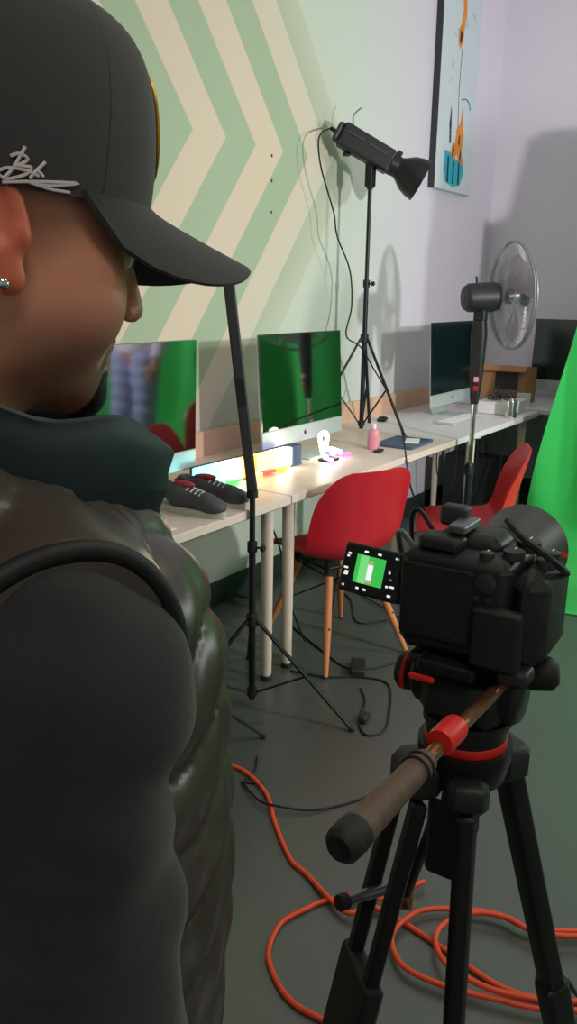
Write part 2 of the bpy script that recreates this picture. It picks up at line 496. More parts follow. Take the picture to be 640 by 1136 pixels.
computer('desktop computer half hidden behind the man, mirroring blue jeans', (.36, 2.015, .75), PI / 2, .65, .49, -2)
computer('desktop computer mirroring green between the light tube and tall lamp', (.36, 3.11, .75), PI / 2, .66, .49, 3)
computer('dark desktop computer standing behind the fan column', (.36, 4.78, .75), PI / 2, .62, .50, 3, glass='screen_glass_dim')
computer('dark desktop computer by the far wall beside the green cloth', (.80, 5.88, .75), 0, .64, .50, 3, glass='screen_glass_dim')

# ------------------------------------------------------------------ light stands
def light_stand(label, loc, rz, collar, rfoot, top, low=.06, sect=None, col='black_metal', nlegs=3):
    t = thing('light_stand', label, 'light stand', loc, rz)
    mb = MB(); zs = sect or [low, top * .55, top]
    rs = [.0125, .0105, .0085]
    for i in range(len(zs) - 1): mb.cone((0, 0, zs[i]), (0, 0, zs[i + 1] + (.02 if i < len(zs) - 2 else 0)), rs[min(i, 2)], n=14)
    mb.build('column', col, t)
    for i in range(1, len(zs) - 1):
        c_ = MB().lathe([(.0105, -.02), (.018, -.018), (.018, .018), (.0105, .02)], (0, 0, zs[i]), n=14)
        c_.build('section_collar', 'black_plastic', t)
        MB().cone((.015, 0, zs[i]), (.04, 0, zs[i]), .004).lathe([(0, 0), (.012, 0), (.012, .012), (0, .012)], (.036, 0, zs[i]), (1, 0, 0), 10).build('clamp_knob', 'black_plastic', t)
    MB().lathe([(.0125, -.025), (.022, -.022), (.022, .02), (.0125, .025)], (0, 0, collar), n=14).build('leg_collar', 'black_plastic', t)
    MB().lathe([(.0125, -.016), (.02, -.014), (.02, .012), (.0125, .014)], (0, 0, low + .015), n=14).build('strut_collar', 'black_plastic', t)
    for k in range(nlegs):
        a = 2 * PI * k / 3; d = Vector((math.cos(a), math.sin(a), 0))
        p0 = d * .02 + Vector((0, 0, collar)); p1 = d * rfoot + Vector((0, 0, .008))
        lg = MB().bar(p0, p1, .016, .010, bev=.002).build('leg', col, t)
        MB().ell(p1, (.012, .012, .0085), 10, 6).build('rubber_foot', 'black_rubber', lg)
        pm = p0.lerp(p1, .52)
        MB().bar(d * .015 + Vector((0, 0, low + .015)), pm, .012, .006, bev=.001).build('strut', col, t)
    return t
def ang_to(a, b): return math.atan2(b[1] - a[1], b[0] - a[0])
# stand and LED tube in front of the desks
f1 = floor_at(390, 811)
S1 = (.775, 2.165)
light_stand('black tripod stand holding the upright tube, standing by the desk legs', (*S1, 0), ang_to(S1, f1), .345, math.hypot(f1[0] - S1[0], f1[1] - S1[1]), .84, low=.045, sect=[.03, .62, .84])
tt = thing('tube_light', 'long dark slim light tube upright on the tripod stand beside the cap brim', 'tube light', (*S1, .80))
ctop = np.array([S1[0] - .045, S1[1] - .075, 1.56]) - np.array([*S1, .80])
base = np.array([0, 0, .025])
toCam = (CAM[:2] - np.array(S1)); toCam /= np.linalg.norm(toCam)
mb = MB().bar(base, ctop, 0.036, .036, up=(toCam[0], toCam[1], 0), bev=.006); mb.build('housing', 'dark_grey', tt)
off = np.array([-toCam[0], -toCam[1], 0]) * .022
MB().bar(base * .9 + off + ctop * .08, ctop * .94 + off, .030, .010, up=(toCam[0], toCam[1], 0), bev=.004).build('diffuser', 'paper', tt)
off2 = -off * 1.0
MB().bar(base + off2 + (ctop - base) * .40, base + off2 + (ctop - base) * .52, .028, .003, up=(toCam[0], toCam[1], 0)).build('control_panel', 'black_plastic', tt)
MB().cone((0, 0, .04), (0, 0, .0405 + .001), .012).lathe([(0, .04), (.016, .04), (.016, .0), (.02, -.0), (.02, .024), (0, .024)], (0, 0, .0), n=12).build('mount_spigot', 'black_plastic', tt)
# second stand, its leg showing beside the man's vest
f2 = floor_at(292, 819); S2 = (.83, 1.70)
light_stand('black tripod stand hidden behind the man with one foot showing', (*S2, 0), ang_to(S2, f2), .30, math.hypot(f2[0] - S2[0], f2[1] - S2[1]), .52)

# tall studio lamp standing on the desk
LS = np.array([.235, 3.86])
lf = floor_at(454, 487, .75)
light_stand('tall black tripod stand on the desk under the studio lamp', (*LS, .75), ang_to(LS, lf), .50, math.hypot(lf[0] - LS[0], lf[1] - LS[1]) - .03, 1.27, low=.03, sect=[.015, .78, 1.27])
hd = thing('studio_light', 'black studio lamp with bell reflector pointing down right from its stand', 'studio light', (LS[0], LS[1], 2.02))
dirR = np.array([RM[0, 0], RM[1, 0], 0]); dirR /= np.linalg.norm(dirR)
ax = Vector((dirR[0] * .87, dirR[1] * .87, -.46)).normalized()
sd = Vector((0, 0, 1)).cross(ax).normalized(); up = ax.cross(sd)
MH = Matrix((ax, sd, up)).transposed()      # local x = lamp axis
ctr = Vector((0, 0, .15))
def LP(x, y, z): return ctr + MH @ Vector((x, y, z))
MB().box(LP(-.03, 0, 0), (.30, .105, .115), bev=.014, M=MH).build('lamp_body', 'black_plastic', hd)
for s_ in (-1, 1):
    for k in range(2):
        MB().box(LP(-.105 + k * .13, s_ * .054, .018), (.10, .004, .012), bev=.001, M=MH).build('cooling_slot', 'dark_grey', hd)
MB().box(LP(-.19, 0, 0), (.03, .088, .092), bev=.01, M=MH).build('rear_panel', 'dark_grey', hd)
MB().cone(LP(-.2, .02, .0), LP(-.235, .02, .0), .010).build('power_plug', 'black_plastic', hd)
MB().tube(spline([LP(-.13, 0, .05), LP(-.16, 0, .10), LP(-.145, 0, .15)], 6), .004).build('carry_handle', 'grey_metal', hd)
MB().cone(LP(.115, 0, .0), LP(.16, 0, .0), .056, .05, 20).build('mount_ring', 'black_metal', hd)
MB().box(LP(.13, 0, .062), (.03, .02, .02), bev=.003, M=MH).build('release_latch', 'black_metal', hd)
pr_ = [(.048, .15), (.058, .17), (.085, .21), (.098, .25), (.104, .29), (.100, .29), (.094, .25), (.08, .212), (.05, .172), (0, .170)]
rf = MB().lathe(pr_, tuple(ctr), tuple(ax), 28).build('reflector', 'black_metal', hd)
MB().ell(LP(.18, 0, 0), (.022, .022, .022)).build('lamp_dome', 'paper', rf)
MB().box((0, 0, .045), (.042, .05, .13), bev=.006).build('yoke', 'black_metal', hd)
MB().cone((.03, 0, .09), (.06, 0, .09), .008).lathe([(0, 0), (.018, 0), (.02, .01), (.018, .02), (0, .02)], tuple(LP(-.10, .02, -.075)), (0, 0, 1), 12).build('tilt_knob', 'black_plastic', hd)
MB().lathe([(0, -.03), (.016, -.028), (.016, .0), (.022, .004), (.022, .02), (0, .024)], (0, 0, 0), n=12).build('spigot', 'black_metal', hd)
# its power cable: from the rear plug, down along the stand to behind the desk edge
pl = np.array(hd.location) + np.array(LP(-.235, .02, 0))
def wall_pt(px, py, X): r = ray(px, py); return CAM + r * ((X - CAM[0]) / r[0])
cab = [pl] + [wall_pt(x, y, X) for x, y, X in ((354, 152, .10), (356, 185, .12), (370, 235, .13), (374, 262, .14), (388, 300, .15), (390, 340, .17), (384, 372, .17), (400, 385, .22), (415, 410, .32), (432, 440, .45), (446, 480, .70), (452, 520, .775), (458, 548, .79), (470, 565, .80))]
cab += [np.array([.80, 3.62, .1]), np.array([.85, 3.5, .008])]
tag(MB().tube(spline(cab, 8), .0042, 6).build('power_cable', 'black_cord'), 'thin black cable looping down from the back of the studio lamp', 'cable')

# ------------------------------------------------------------------ chairs
def chair(label, loc, rz):
    t = thing('shell_chair', label, 'chair', loc, rz, 'red shell chairs at the desks')
    prof = [(.235, .425), (.225, .445), (.17, .452), (.05, .438), (-.07, .430), (-.14, .445), (-.185, .50), (-.205, .58), (-.222, .67), (-.24, .75), (-.252, .805), (-.256, .825)]
    wid = [.17, .195, .215, .228, .232, .236, .24, .242, .236, .215, .17, .12]
    cur = [.0, .006, .02, .04, .055, .065, .07, .07, .06, .04, .02, .01]
    pr2 = np.array(spline([(a, b, w__, c) for (a, b), w__, c in zip(prof, wid, cur)], 3)); n = 15; G = []
    tg = np.gradient(pr2[:, :2], axis=0); tg /= np.linalg.norm(tg, axis=1, keepdims=True)
    for i, (y, z, w__, c) in enumerate(pr2):
        nrm = np.array([tg[i, 1], -tg[i, 0]])      # inwards (forward / up)
        G.append([(u * w__, y + nrm[0] * c * abs(u) ** 2.2, z + nrm[1] * c * abs(u) ** 2.2) for u in np.linspace(-1, 1, n)])
    MB().grid(G, .006).build('shell', 'red_plastic', t)
    for sx in (-1, 1):
        for (sy, ty, by) in ((1, .10, .225), (-1, -.09, -.235)):
            lg = MB().lathe([(0, 0), (.010, 0), (.016, .17), (.016, .40), (0, .40)], (sx * .215, by, .006), (sx * (-.115), ty - by, .40), 12)
            l_ = lg.build('leg', 'beech', t)
            MB().ell((sx * .215, by, .006), (.012, .012, .006), 10, 6).build('glide', 'black_plastic', l_)
    for (a, b) in (((-.12, .12, .38), (.17, -.19, .18)), ((.12, .12, .38), (-.17, -.19, .18)), ((-.12, -.10, .38), (.17, .18, .18)), ((.12, -.10, .38), (-.17, .18, .18))):
        MB().cone(a, b, .0035, n=6).build('brace_wire', 'steel_black', t)
    mb = MB(); mb.tube([(-.12, .12, .40), (.12, .12, .40), (.12, -.10, .40), (-.12, -.10, .40)], .007, 8, close=True)
    for sx in (-1, 1):
        for sy in (.12, -.10): mb.cone((sx * .12, sy, .385), (sx * .12, sy, .445), .012, n=10)
    mb.build('under_frame', 'steel_black', t)
    return t
def face(dx, dy): return math.atan2(dy, dx) - PI / 2     # local +y points along (dx,dy)
chair('red shell chair with wooden legs facing the desk behind the flip-out screen', (.735, 2.80, 0), face(-.93, .36))
chair('red shell chair with wooden legs between the fan and green cloth', (1.04, 3.46, 0), face(-.92, -.40))

# ------------------------------------------------------------------ pedestal fan
FX, FY = .86, 3.90
fan = thing('pedestal_fan', 'black pedestal fan with a round wire guard in front of the desk', 'fan', (FX, FY, 0))
MB().lathe([(0, 0), (.20, 0), (.205, .012), (.19, .03), (.05, .05), (.03, .09), (0, .09)], n=32).build('base', 'black_plastic', fan)
MB().cone((0, 0, .08), (0, 0, .62), .017, n=16).build('lower_pole', 'black_metal', fan)
MB().cone((0, 0, .60), (0, 0, .98), .0115, n=16).build('chrome_pole', 'chrome', fan)
MB().lathe([(.0115, .58), (.024, .585), (.026, .63), (.014, .65)], n=16).build('height_collar', 'black_plastic', fan)
sg = []
for z, a, b, yy in ((.95, .018, .016, 0), (1.0, .024, .02, 0), (1.16, .034, .026, 0), (1.30, .038, .03, 0), (1.36, .030, .028, 0)):
    ring = []
    for k in range(17):
        th = 2 * PI * k / 16; ring.append((a * math.copysign(abs(math.cos(th)) ** .6, math.cos(th)), b * math.copysign(abs(math.sin(th)) ** .6, math.sin(th)), z))
    sg.append(ring)
cw = MB().grid(sg); ch_ = cw.build('control_column', 'black_plastic', fan)
toC = CAM[:2] - np.array([FX, FY]); toC /= np.linalg.norm(toC)
for z, mm in ((1.075, 'pink'), (1.03, 'red_plastic')):
    MB().box((toC[0] * .026, toC[1] * .026, z), (.014, .024, .026), rz=math.atan2(toC[1], toC[0]), bev=.003).build('push_button', mm, ch_)
# head axis: mostly to image right, away from the camera
Fh = np.array([RM[0, 2], RM[1, 2]]); Fh /= np.linalg.norm(Fh); Rh = np.array([RM[0, 0], RM[1, 0]]); Rh /= np.linalg.norm(Rh)
AZ = lambda deg: Fh * math.cos(math.radians(deg)) + Rh * math.sin(math.radians(deg))
fa = AZ(80); fax = Vector((fa[0], fa[1], .05)).normalized(); hc = Vector((0, 0, 1.47))
MB().lathe([(0, -.095), (.055, -.09), (.068, -.07), (.072, .055), (.066, .075), (.03, .09), (0, .09)], tuple(hc), tuple(fax), 24).build('motor_housing', 'black_plastic', fan)
MB().box(hc + Vector((0, 0, -.075)), (.06, .05, .08), bev=.008).build('tilt_joint', 'black_plastic', fan)
MB().cone(hc + Vector((0, 0, .06)) - fax * .03, hc + Vector((0, 0, .10)) - fax * .035, .006).build('oscillation_knob', 'black_plastic', fan)
fx, fy, _ = frame_from(fax); gc = hc + fax * .155; GR = .245
def gp(r, a, h): return gc + fax * h + (fx * math.cos(a) + fy * math.sin(a)) * r
for nm, sg_ in (('rear_guard', -1), ('front_guard', 1)):
    mb = MB()
    for k in range(72):
        a = 2 * PI * k / 72
        mb.tube([gp(r, a, sg_ * h) for r, h in ((.045, .070), (.12, .066), (.20, .045), (.250, .02), (.258, .004))], .0011, 4, cap=False)
    for r, h, q in ((.045, .070, .003), (.16, .058, .0018), (.256, .006, .006)):
        mb.tube([gp(r, 2 * PI * k / 48, sg_ * h) for k in range(48)], q, 6, close=True)
    mb.build(nm, 'fan_guard', fan)
MB().lathe([(0, .06), (.05, .06), (.055, .066), (.05, .075), (0, .078)], tuple(gc), tuple(fax), 24).build('badge', 'grey_metal', fan)
MB().lathe([(0, -.035), (.036, -.03), (.036, .02), (.02, .04), (0, .045)], tuple(gc), tuple(fax), 20).build('hub', 'fan_guard', fan)
for b_ in range(3):
    G = []
    for i in range(9):
        r = .03 + .19 * i / 8; row = []
        for j in range(9):
            wv = (.55 + .25 * math.sin(i / 8 * PI)) * (j / 8 - .5) * 2
            row.append(gp(r, b_ * 2 * PI / 3 + wv + .5 * (i / 8) , .028 * math.sin((j / 8 - .5) * 2) ))
        G.append(row)
    MB().grid(G, .002).build('blade', 'fan_blade', fan)

# ------------------------------------------------------------------ green backdrop
GY = 4.80
gs = thing('green_screen', 'bright green cloth backdrop hanging and sweeping onto the floor', 'backdrop', (2.7, GY, 0))
G = []
us = sorted(list((np.arange(131) / 130) ** 1.25) + [.0545, .0555])
for u in us:
    row = []
    zt = (2.23 if u > .055 else 1.88) + (.012 * math.sin(u * 60) if u > .055 else .025 * math.sin(u * 210) * math.sin(u * 90))
    path = [(0., z) for z in np.linspace(zt, .16, 26)] + [(-.16 * (1 - math.cos(a)), .16 * (1 - math.sin(a))) for a in np.linspace(0, PI / 2, 7)[1:]] + [(-y, 0.) for y in np.linspace(.16, 1.02, 12)[1:]]
    for (dy, z) in path:
        xl = .86 + .155 * z if dy > -.16 else .86 + .42 * ((-dy - .16) / .86) ** 1.3
        x = xl + (4.7 - xl) * u
        hang = min(1., max(0., (2.1 - z) / 1.0)) * min(1., z / .5)
        fold = (.065 * math.sin(x * 12 + .5 * z) + .022 * math.sin(x * 23 + 1.5)) * (.25 + .75 * hang) * (1 - .4 * u) if z > .001 else 0.
        if z <= .001: row.append((x - 2.7, dy + .012 * math.sin(x * 8), .007 + .004 * math.sin(x * 9 + dy * 7)))
        else: row.append((x - 2.7, dy + fold * min(1, z / .3), z + .007))
    G.append(row)
MB().grid(G, .003).build('cloth', 'green_cloth', gs)
MB().cone((-1.30, .06, 2.25), (2.05, .06, 2.25), .016).build('top_rail', 'grey_metal', gs)
for x in (-1.30, 2.05):
    MB().cone((x, .085, .0), (x, .085, 2.27), .014).build('support_pole', 'black_metal', gs)

# ------------------------------------------------------------------ canvas on the wall
cv = thing('canvas_print', 'tall pale canvas with teal, orange and blue sketch marks on wall', 'painting', (0.002, 5.30, 2.13))
MB().box((.022, 0, .62), (.040, .575, 1.24), bev=.004).build('stretched_canvas', mat('canvas_pale', (206, 220, 222), .7, noise=.05, nscale=6), cv)
MB().box((.021, -.289, .62), (.042, .006, 1.24)).build('edge_tape', 'dark_grey', cv, label='dark grey canvas side')
mat('teal', (40, 178, 196), .6, noise=.15); mat('orange_ink', (226, 146, 44), .6, noise=.2); mat('ink', (30, 36, 44), .6); mat('blue_ink', (70, 120, 190), .6); mat('faint_ink', (150, 182, 204), .6)
def cpatch(nm, poly, mm, lift=.0):
    MB().add([(.0432 + lift, y, z) for y, z in poly] + [(.0420, y, z) for y, z in poly], [tuple(range(len(poly)))] + [(i, (i + 1) % len(poly), len(poly) + (i + 1) % len(poly), len(poly) + i) for i in range(len(poly))]).build(nm, mm, cv, smooth=False)
cpatch('paint_patch', [(-.16, .24), (-.17, .12), (-.13, .05), (-.02, .03), (.10, .05), (.14, .12), (.13, .22), (.02, .20), (-.08, .23)], 'teal')
for k in range(3):
    y = -.10 + k * .085
    cpatch('ink_stripe', [(y - .012, .05), (y + .012, .05), (y + .008, .20), (y - .014, .21)], 'ink', .0006)
cpatch('paint_patch', [(-.07, .22), (-.05, .30), (-.01, .29), (.0, .38), (.05, .42), (.07, .52), (.09, .42), (.12, .34), (.09, .26), (.12, .17), (.06, .19), (.02, .24), (-.02, .18)], 'orange_ink', .001)
cpatch('ink_stripe', [(-.055, .22), (-.03, .28), (-.02, .25), (-.04, .20)], 'ink', .0016)
cpatch('ink_stripe', [(.03, .30), (.045, .36), (.06, .34), (.05, .28)], 'ink', .0016)
cpatch('ink_stripe', [(.06, .20), (.075, .27), (.09, .25), (.08, .19)], 'ink', .0016)
cpatch('paint_patch', [(-.10, .28), (-.115, .40), (-.10, .50), (-.085, .40), (-.08, .29)], 'ink', .0004)
cpatch('paint_patch', [(-.05, .86), (-.06, .94), (-.02, .98), (.0, 1.06), (-.02, 1.16), (.03, 1.18), (.05, 1.06), (.03, .98), (.02, .90), (-.02, .84)], 'orange_ink', .001)
cpatch('ink_stripe', [(-.04, .88), (-.03, .95), (.0, .93), (-.01, .87)], 'ink', .0016)
random.seed(3)
for k in range(12):
    y0, z0 = random.uniform(-.24, .2), random.uniform(.3, 1.1)
    pts = [(.0432, y0 + q * random.uniform(.015, .03), z0 + .022 * q * random.uniform(-1, 1)) for q in range(3)]
    MB().tube(spline(pts, 5), .0013, 5).build('pen_stroke', 'faint_ink', cv)
MB().tube(spline([(.0432, .02, .36), (.0432, .0, .6), (.0432, .01, .85)], 6), .002, 5).build('pen_stroke', 'ink', cv)
MB().tube(spline([(.0432, .05, .56), (.0432, .11, .575), (.0432, .17, .56), (.0432, .19, .52)], 6), .004, 5).build('pen_stroke', 'blue_ink', cv)

# ------------------------------------------------------------------ glowing light bar and small things on the desks
def glow(nm, c, s): return mat(nm, c, .5, emit=c, estr=s, noise=0)
glow('glow_cyan', (112, 240, 255), 4.5); glow('glow_white', (255, 248, 225), 9); glow('glow_yellow', (255, 205, 110), 4); glow('glow_orange', (255, 165, 60), 3.2)
glow('glow_green', (40, 255, 50), 9); glow('glow_red', (255, 30, 30), 12); glow('glow_purple', (130, 60, 255), 22); glow('glow_magenta', (255, 60, 150), 8); glow('glow_teal', (30, 200, 220), 5)
ba = floor_at(236, 538, .75); bb = floor_at(330, 516, .75)
LBX, LBY = .44, 2.60
lb = thing('light_bar', 'glowing rainbow light bar lying across the cream desks', 'light bar', (LBX, LBY, .75), -.03)
# lies along y; box section with a dark back
MB().box((-.032, 0, .044), (.012, .66, .086), bev=.003).build('back_housing', 'dark_grey', lb)
MB().box((-.005, 0, .004), (.05, .66, .008), bev=.002).build('base_plate', 'grey_metal', lb)
y = -.33
for ln, mm in ((.14, 'glow_cyan'), (.12, 'glow_white'), (.09, 'glow_orange'), (.13, 'glow_yellow'), (.11, 'glow_white')):
    MB().box((-.004, y + ln / 2, .046), (.042, ln - .002, .076), bev=.004).build('diffuser_segment', mm, lb); y += ln
MB().box((-.004, y + .035, .046), (.050, .065, .090), bev=.005).build('end_cap', 'blue_grey', lb)
for (yy, mm) in ((-.30, 'glow_teal'), (-.15, 'glow_green'), (-.02, 'glow_yellow'), (.07, 'glow_red'), (.17, 'glow_orange')):
    MB().box((.032, yy, .013), (.030, .075, .012), bev=.002).build('spill_glow', mm, lb)  # glowing blocks standing for the coloured light spilt on the desk
MB().box((-.050, .20, .012), (.016, .09, .016), bev=.003).build('spill_glow', 'glow_purple', lb)  # added to throw a purple reflection onto the monitor chin
nq = thing('neon_squiggle', 'small white curling neon tube with purple spill dots on the desk', 'neon light', (.50, 3.07, .75))
pts = [(.03, -.03, .016), (.02, -.045, .035), (.0, -.035, .075), (0, -.045, .115), (0, -.005, .125), (0, .015, .10), (.01, -.01, .06), (.02, .035, .045), (.03, .09, .025)]
MB().tube(spline(pts, 6), .0105, 8).build('glowing_tube', 'glow_white', nq)
MB().box((.02, .0, .006), (.06, .09, .012), bev=.003).build('base', 'dark_grey', nq)
MB().ell((.055, -.04, .012), (.014, .014, .011)).build('spill_dot', 'glow_purple', nq)  # purple and magenta light on the desk shaped as glowing dots
MB().ell((-.02, .10, .012), (.014, .02, .011)).build('spill_dot', 'glow_purple', nq)
MB().ell((.03, .14, .010), (.012, .03, .008)).build('spill_dot', 'glow_magenta', nq)

def sneaker(label, loc, rz, c1='sneaker_grey'):
    t = thing('sneaker', label, 'shoe', loc, rz, 'sneakers on the desk')
    def body(P):
        d = s_cone(P, (0, .09, .045), (0, -.02, .055), .034, .040)
        d = smin(d, s_cone(P, (0, -.02, .06), (0, -.085, .075), .036, .034), .03)
        d = smin(d, s_ell(P, (0, .115, .035), (.042, .05, .03)), .02)
        d = smax(d, -s_ell(P, (0, -.06, .125), (.026, .05, .05)), .012)
        return smax(d, .018 - P[..., 2], .004)
    V, F = surface(body, (-.06, -.14, 0), (.06, .19, .13), .006); finish('upper', relax(V, F), F, c1, t, smooth='all')
    pts = []
    for k in range(28):
        a = 2 * PI * k / 28; yy = math.sin(a) * .15 + .015; pts.append((math.cos(a) * (.043 if yy > 0 else .036), yy))
    MB().prism(pts, 0, .024).build('sole', 'sole', t)
    MB().ell((0, -.005, .098), (.02, .045, .012)).build('tongue', 'sneaker_red', t)
    for k in range(4): MB().tube([(-.024, .02 + .018 * k, .083 - .004 * k), (0, .022 + .018 * k, .094 - .004 * k), (.024, .02 + .018 * k, .083 - .004 * k)], .003, 6).build('lace', 'sole', t)
    MB().box((0, -.118, .06), (.03, .012, .05), bev=.004).build('heel_tab', 'sneaker_red', t)
    return t
p = floor_at(236, 556, .75); sneaker('grey and red sneaker on the cream desk, nearer the light bar', (.585, p[1] - .04, .75), -1.35)
p = floor_at(206, 548, .75); sneaker('grey and red sneaker on the cream desk, nearer the man', (.60, p[1] - .19, .75), -1.5)
p = floor_at(214, 545, .75)
tag(MB().box((.64, 1.74, .752), (.15, .21, .003)).build('paper_sheet', 'paper'), 'sheet of paper on the desk beside the sneakers', 'paper')
p = floor_at(414, 498, .75)
bt = thing('bottle', 'small pink bottle standing on the desk', 'bottle', (p[0], p[1], .75))
MB().lathe([(0, 0), (.026, 0), (.03, .006), (.031, .07), (.024, .09), (.012, .10), (0, .10)], n=20).build('flask', 'pink', bt)
MB().lathe([(0, .10), (.011, .10), (.011, .125), (0, .126)], n=14).build('stopper', 'paper', bt)
p = floor_at(455, 493, .75)
tr = thing('tray', 'blue-grey tray at the desk edge under the lamp stand foot', 'tray', (p[0] - .03, p[1] - .01, .75), .05)
MB().box((0, 0, .004), (.20, .27, .008), bev=.002).build('tray_base', 'blue_grey', tr)
for (cx, cy, a, b) in ((.098, 0, .006, .27), (-.098, 0, .006, .27), (0, .133, .2, .006), (0, -.133, .2, .006)): MB().box((cx, cy, .008), (a, b, .014), bev=.002).build('rim', 'blue_grey', tr)
tag(MB().box((p[0] + .0, p[1] + .02, .764), (.07, .12, .010), rz=.4, bev=.003).build('paper_stack', 'paper'), 'small white paper pad on the blue-grey tray', 'paper')
p = floor_at(424, 467, .75); tag(MB().box((p[0], p[1], .76), (.05, .09, .02), rz=.3, bev=.006).ell((p[0], p[1], .772), (.02, .03, .006)).build('computer_mouse', 'black_plastic'), 'small black gadget on the desk behind the pink bottle', 'gadget')
p = floor_at(424, 502, .75); tag(MB().box((p[0] - .02, p[1], .756), (.035, .07, .012), rz=.2, bev=.004).build('remote_control', 'black_plastic'), 'small black remote at the desk edge beside the bottle', 'remote')
p = floor_at(470, 463, .75)
sp = thing('keyboard', 'slim white keyboard lying before the dark computer', 'keyboard', (p[0] + .22, p[1] + .02, .75))
MB().box((0, 0, .006), (.115, .42, .012), bev=.003).build('keyboard_body', 'silver', sp)
for r in range(5):
    MB().box((-.042 + .021 * r, 0, .0135), (.017, .40, .004), bev=.001).build('key_row', 'paper', sp)
# boxes near the fan
bx = thing('cardboard_box', 'brown open cardboard box on the white desk behind the fan', 'box', (.42, 5.62, .75), .08)
for (c, d) in (((0, -.14, .12), (.30, .006, .24)), ((0, .14, .12), (.30, .006, .24)), ((-.15, 0, .12), (.006, .28, .24)), ((.15, 0, .12), (.006, .28, .24)), ((0, 0, .003), (.30, .28, .006))):
    MB().box(c, d).build('box_side', 'cardboard', bx)
MB().box((0, -.165, .245), (.30, .07, .005), M=Matrix.Rotation(.5, 3, 'X')).build('flap', 'cardboard', bx)
MB().box((.02, -.144, .16), (.16, .003, .12)).build('sticker', 'dark_grey', bx)
rb = thing('carton', 'low white carton in front of the brown box', 'box', (.57, 5.10, .75), .1)
MB().box((0, 0, .035), (.24, .30, .07), bev=.004).build('carton_body', 'paper', rb)
MB().box((0, 0, .072), (.245, .305, .012), bev=.003).build('lid', 'paper', rb)
tag(MB().lathe([(0, 0), (.035, 0), (.04, .02), (.03, .05), (.032, .10), (.02, .12), (0, .12)], (.71, 4.88, .75), n=18).build('jar', 'chrome'), 'small shiny jar on the white desk by the fan column', 'jar')
tag(MB().lathe([(0, 0), (.04, 0), (.045, .05), (.046, .09), (.041, .09), (.04, .01), (0, .01)], (.60, 5.42, .75), n=18).build('cup', 'paper'), 'white cup beside the brown box on the far white desk', 'cup')
cdish = MB()
for k in range(7): cdish.tube(spline([(.57 + .06 * math.cos(k + q * .9) , 5.08 + .09 * math.sin(k * 1.7 + q * .9), .838 + .012 * k * (q % 2)) for q in range(6)], 5), .004, 5)
tag(cdish.build('cable_bundle', 'dark_grey'), 'tangled grey cables heaped on the white carton', 'cable')
pt = thing('shade_box', 'dark box for the wall shade under the white desk behind the red chair', 'computer', (.40, 5.20, 0))  # dark box standing for the shaded wall under the desk
MB().box((0, 0, .22), (.42, .18, .42), bev=.008).build('case', 'black_plastic', pt); MB().box((.212, 0, .22), (.006, .16, .38), bev=.002).build('front_panel', 'dark_grey', pt)

# ------------------------------------------------------------------ cables on the floor
def floor_cable(name, label, px, r, m_, z=None, cat='cable'):
    pts = [np.array([*floor_at(x, y)[:2], (r if z is None else z[i])]) for i, (x, y) in enumerate(px)]
    return tag(MB().tube(spline(pts, 8), r, 8).build(name, m_), label, cat)
oc = [(150, 850), (215, 846), (250, 850), (272, 858), (295, 882), (305, 915), (322, 955), (340, 972), (382, 1018), (410, 1012), (441, 1022), (495, 1057), (551, 1095), (602, 1111), (660, 1112), (720, 1095), (735, 1060), (690, 1030), (640, 1040), (584, 1036), (551, 1021), (506, 1015), (467, 1017), (441, 1034), (434, 1052), (448, 1080), (495, 1102), (551, 1116), (607, 1127), (690, 1122), (740, 1080), (700, 1040), (640, 1050), (590, 1044), (560, 1029), (527, 1024), (495, 1034), (482, 1052), (490, 1076), (513, 1095), (551, 1112), (620, 1128), (680, 1150), (600, 1190), (450, 1175), (352, 1131), (320, 1110), (302, 1080), (298, 1055), (312, 1026), (340, 1010), (359, 1002), (395, 1000), (420, 1004), (470, 985)]
zz = [.006] * len(oc)
for i in list(range(8, 10)) + list(range(18, 30)): zz[i] = .018
for i in range(30, 42): zz[i] = .030
for i in range(52, len(oc)): zz[i] = .02
floor_cable('extension_cord', 'orange extension cord looping over the floor under the tripod', oc, .0068, 'orange_cord', zz, 'cord')
floor_cable('black_cable', 'thin black cable from the desk legs to the adapter brick', [(318, 690), (335, 705), (360, 725), (385, 742), (415, 742), (440, 735)], .004, 'black_cord')
floor_cable('black_cable', 'thin black cable curling near the orange cord under the tripod', [(268, 868), (285, 890), (300, 898), (340, 902), (375, 895), (410, 884), (440, 872)], .0035, 'black_cord', [.004, .012, .017, .010, .004, .004, .004])
floor_cable('black_cable', 'black cable looping on the floor below the adapter brick', [(322, 745), (360, 752), (398, 752), (430, 760), (432, 790), (425, 812), (405, 816), (398, 800), (405, 780), (400, 765)], .004, 'black_cord')
floor_cable('black_cable', 'black cable curving on the floor behind the red chair legs', [(372, 655), (388, 665), (395, 690), (420, 690), (450, 682)], .004, 'black_cord')
floor_cable('black_cable', 'short black cable end lying near the tripod stand foot', [(285, 840), (283, 855), (272, 868), (292, 870)], .003, 'black_cord')
p = floor_at(397, 745)
ad = thing('power_adapter', 'black power adapter brick on the floor near the red chair', 'adapter', (p[0], p[1], 0), .5)
MB().box((0, 0, .018), (.06, .12, .034), bev=.006).build('brick', 'black_plastic', ad); MB().cone((0, .06, .018), (0, .085, .018), .007, .005).build('strain_relief', 'black_rubber', ad)
p = floor_at(404, 800)
pg = thing('power_plug', 'small black plug on the floor within the cable loop', 'plug', (p[0], p[1], 0), .2)
MB().box((0, 0, .014), (.03, .055, .028), bev=.006).build('plug_body', 'black_plastic', pg)
for s_ in (-1, 1): MB().box((s_ * .007, .037, .014), (.0015, .02, .006)).build('prong', 'grey_metal', pg)
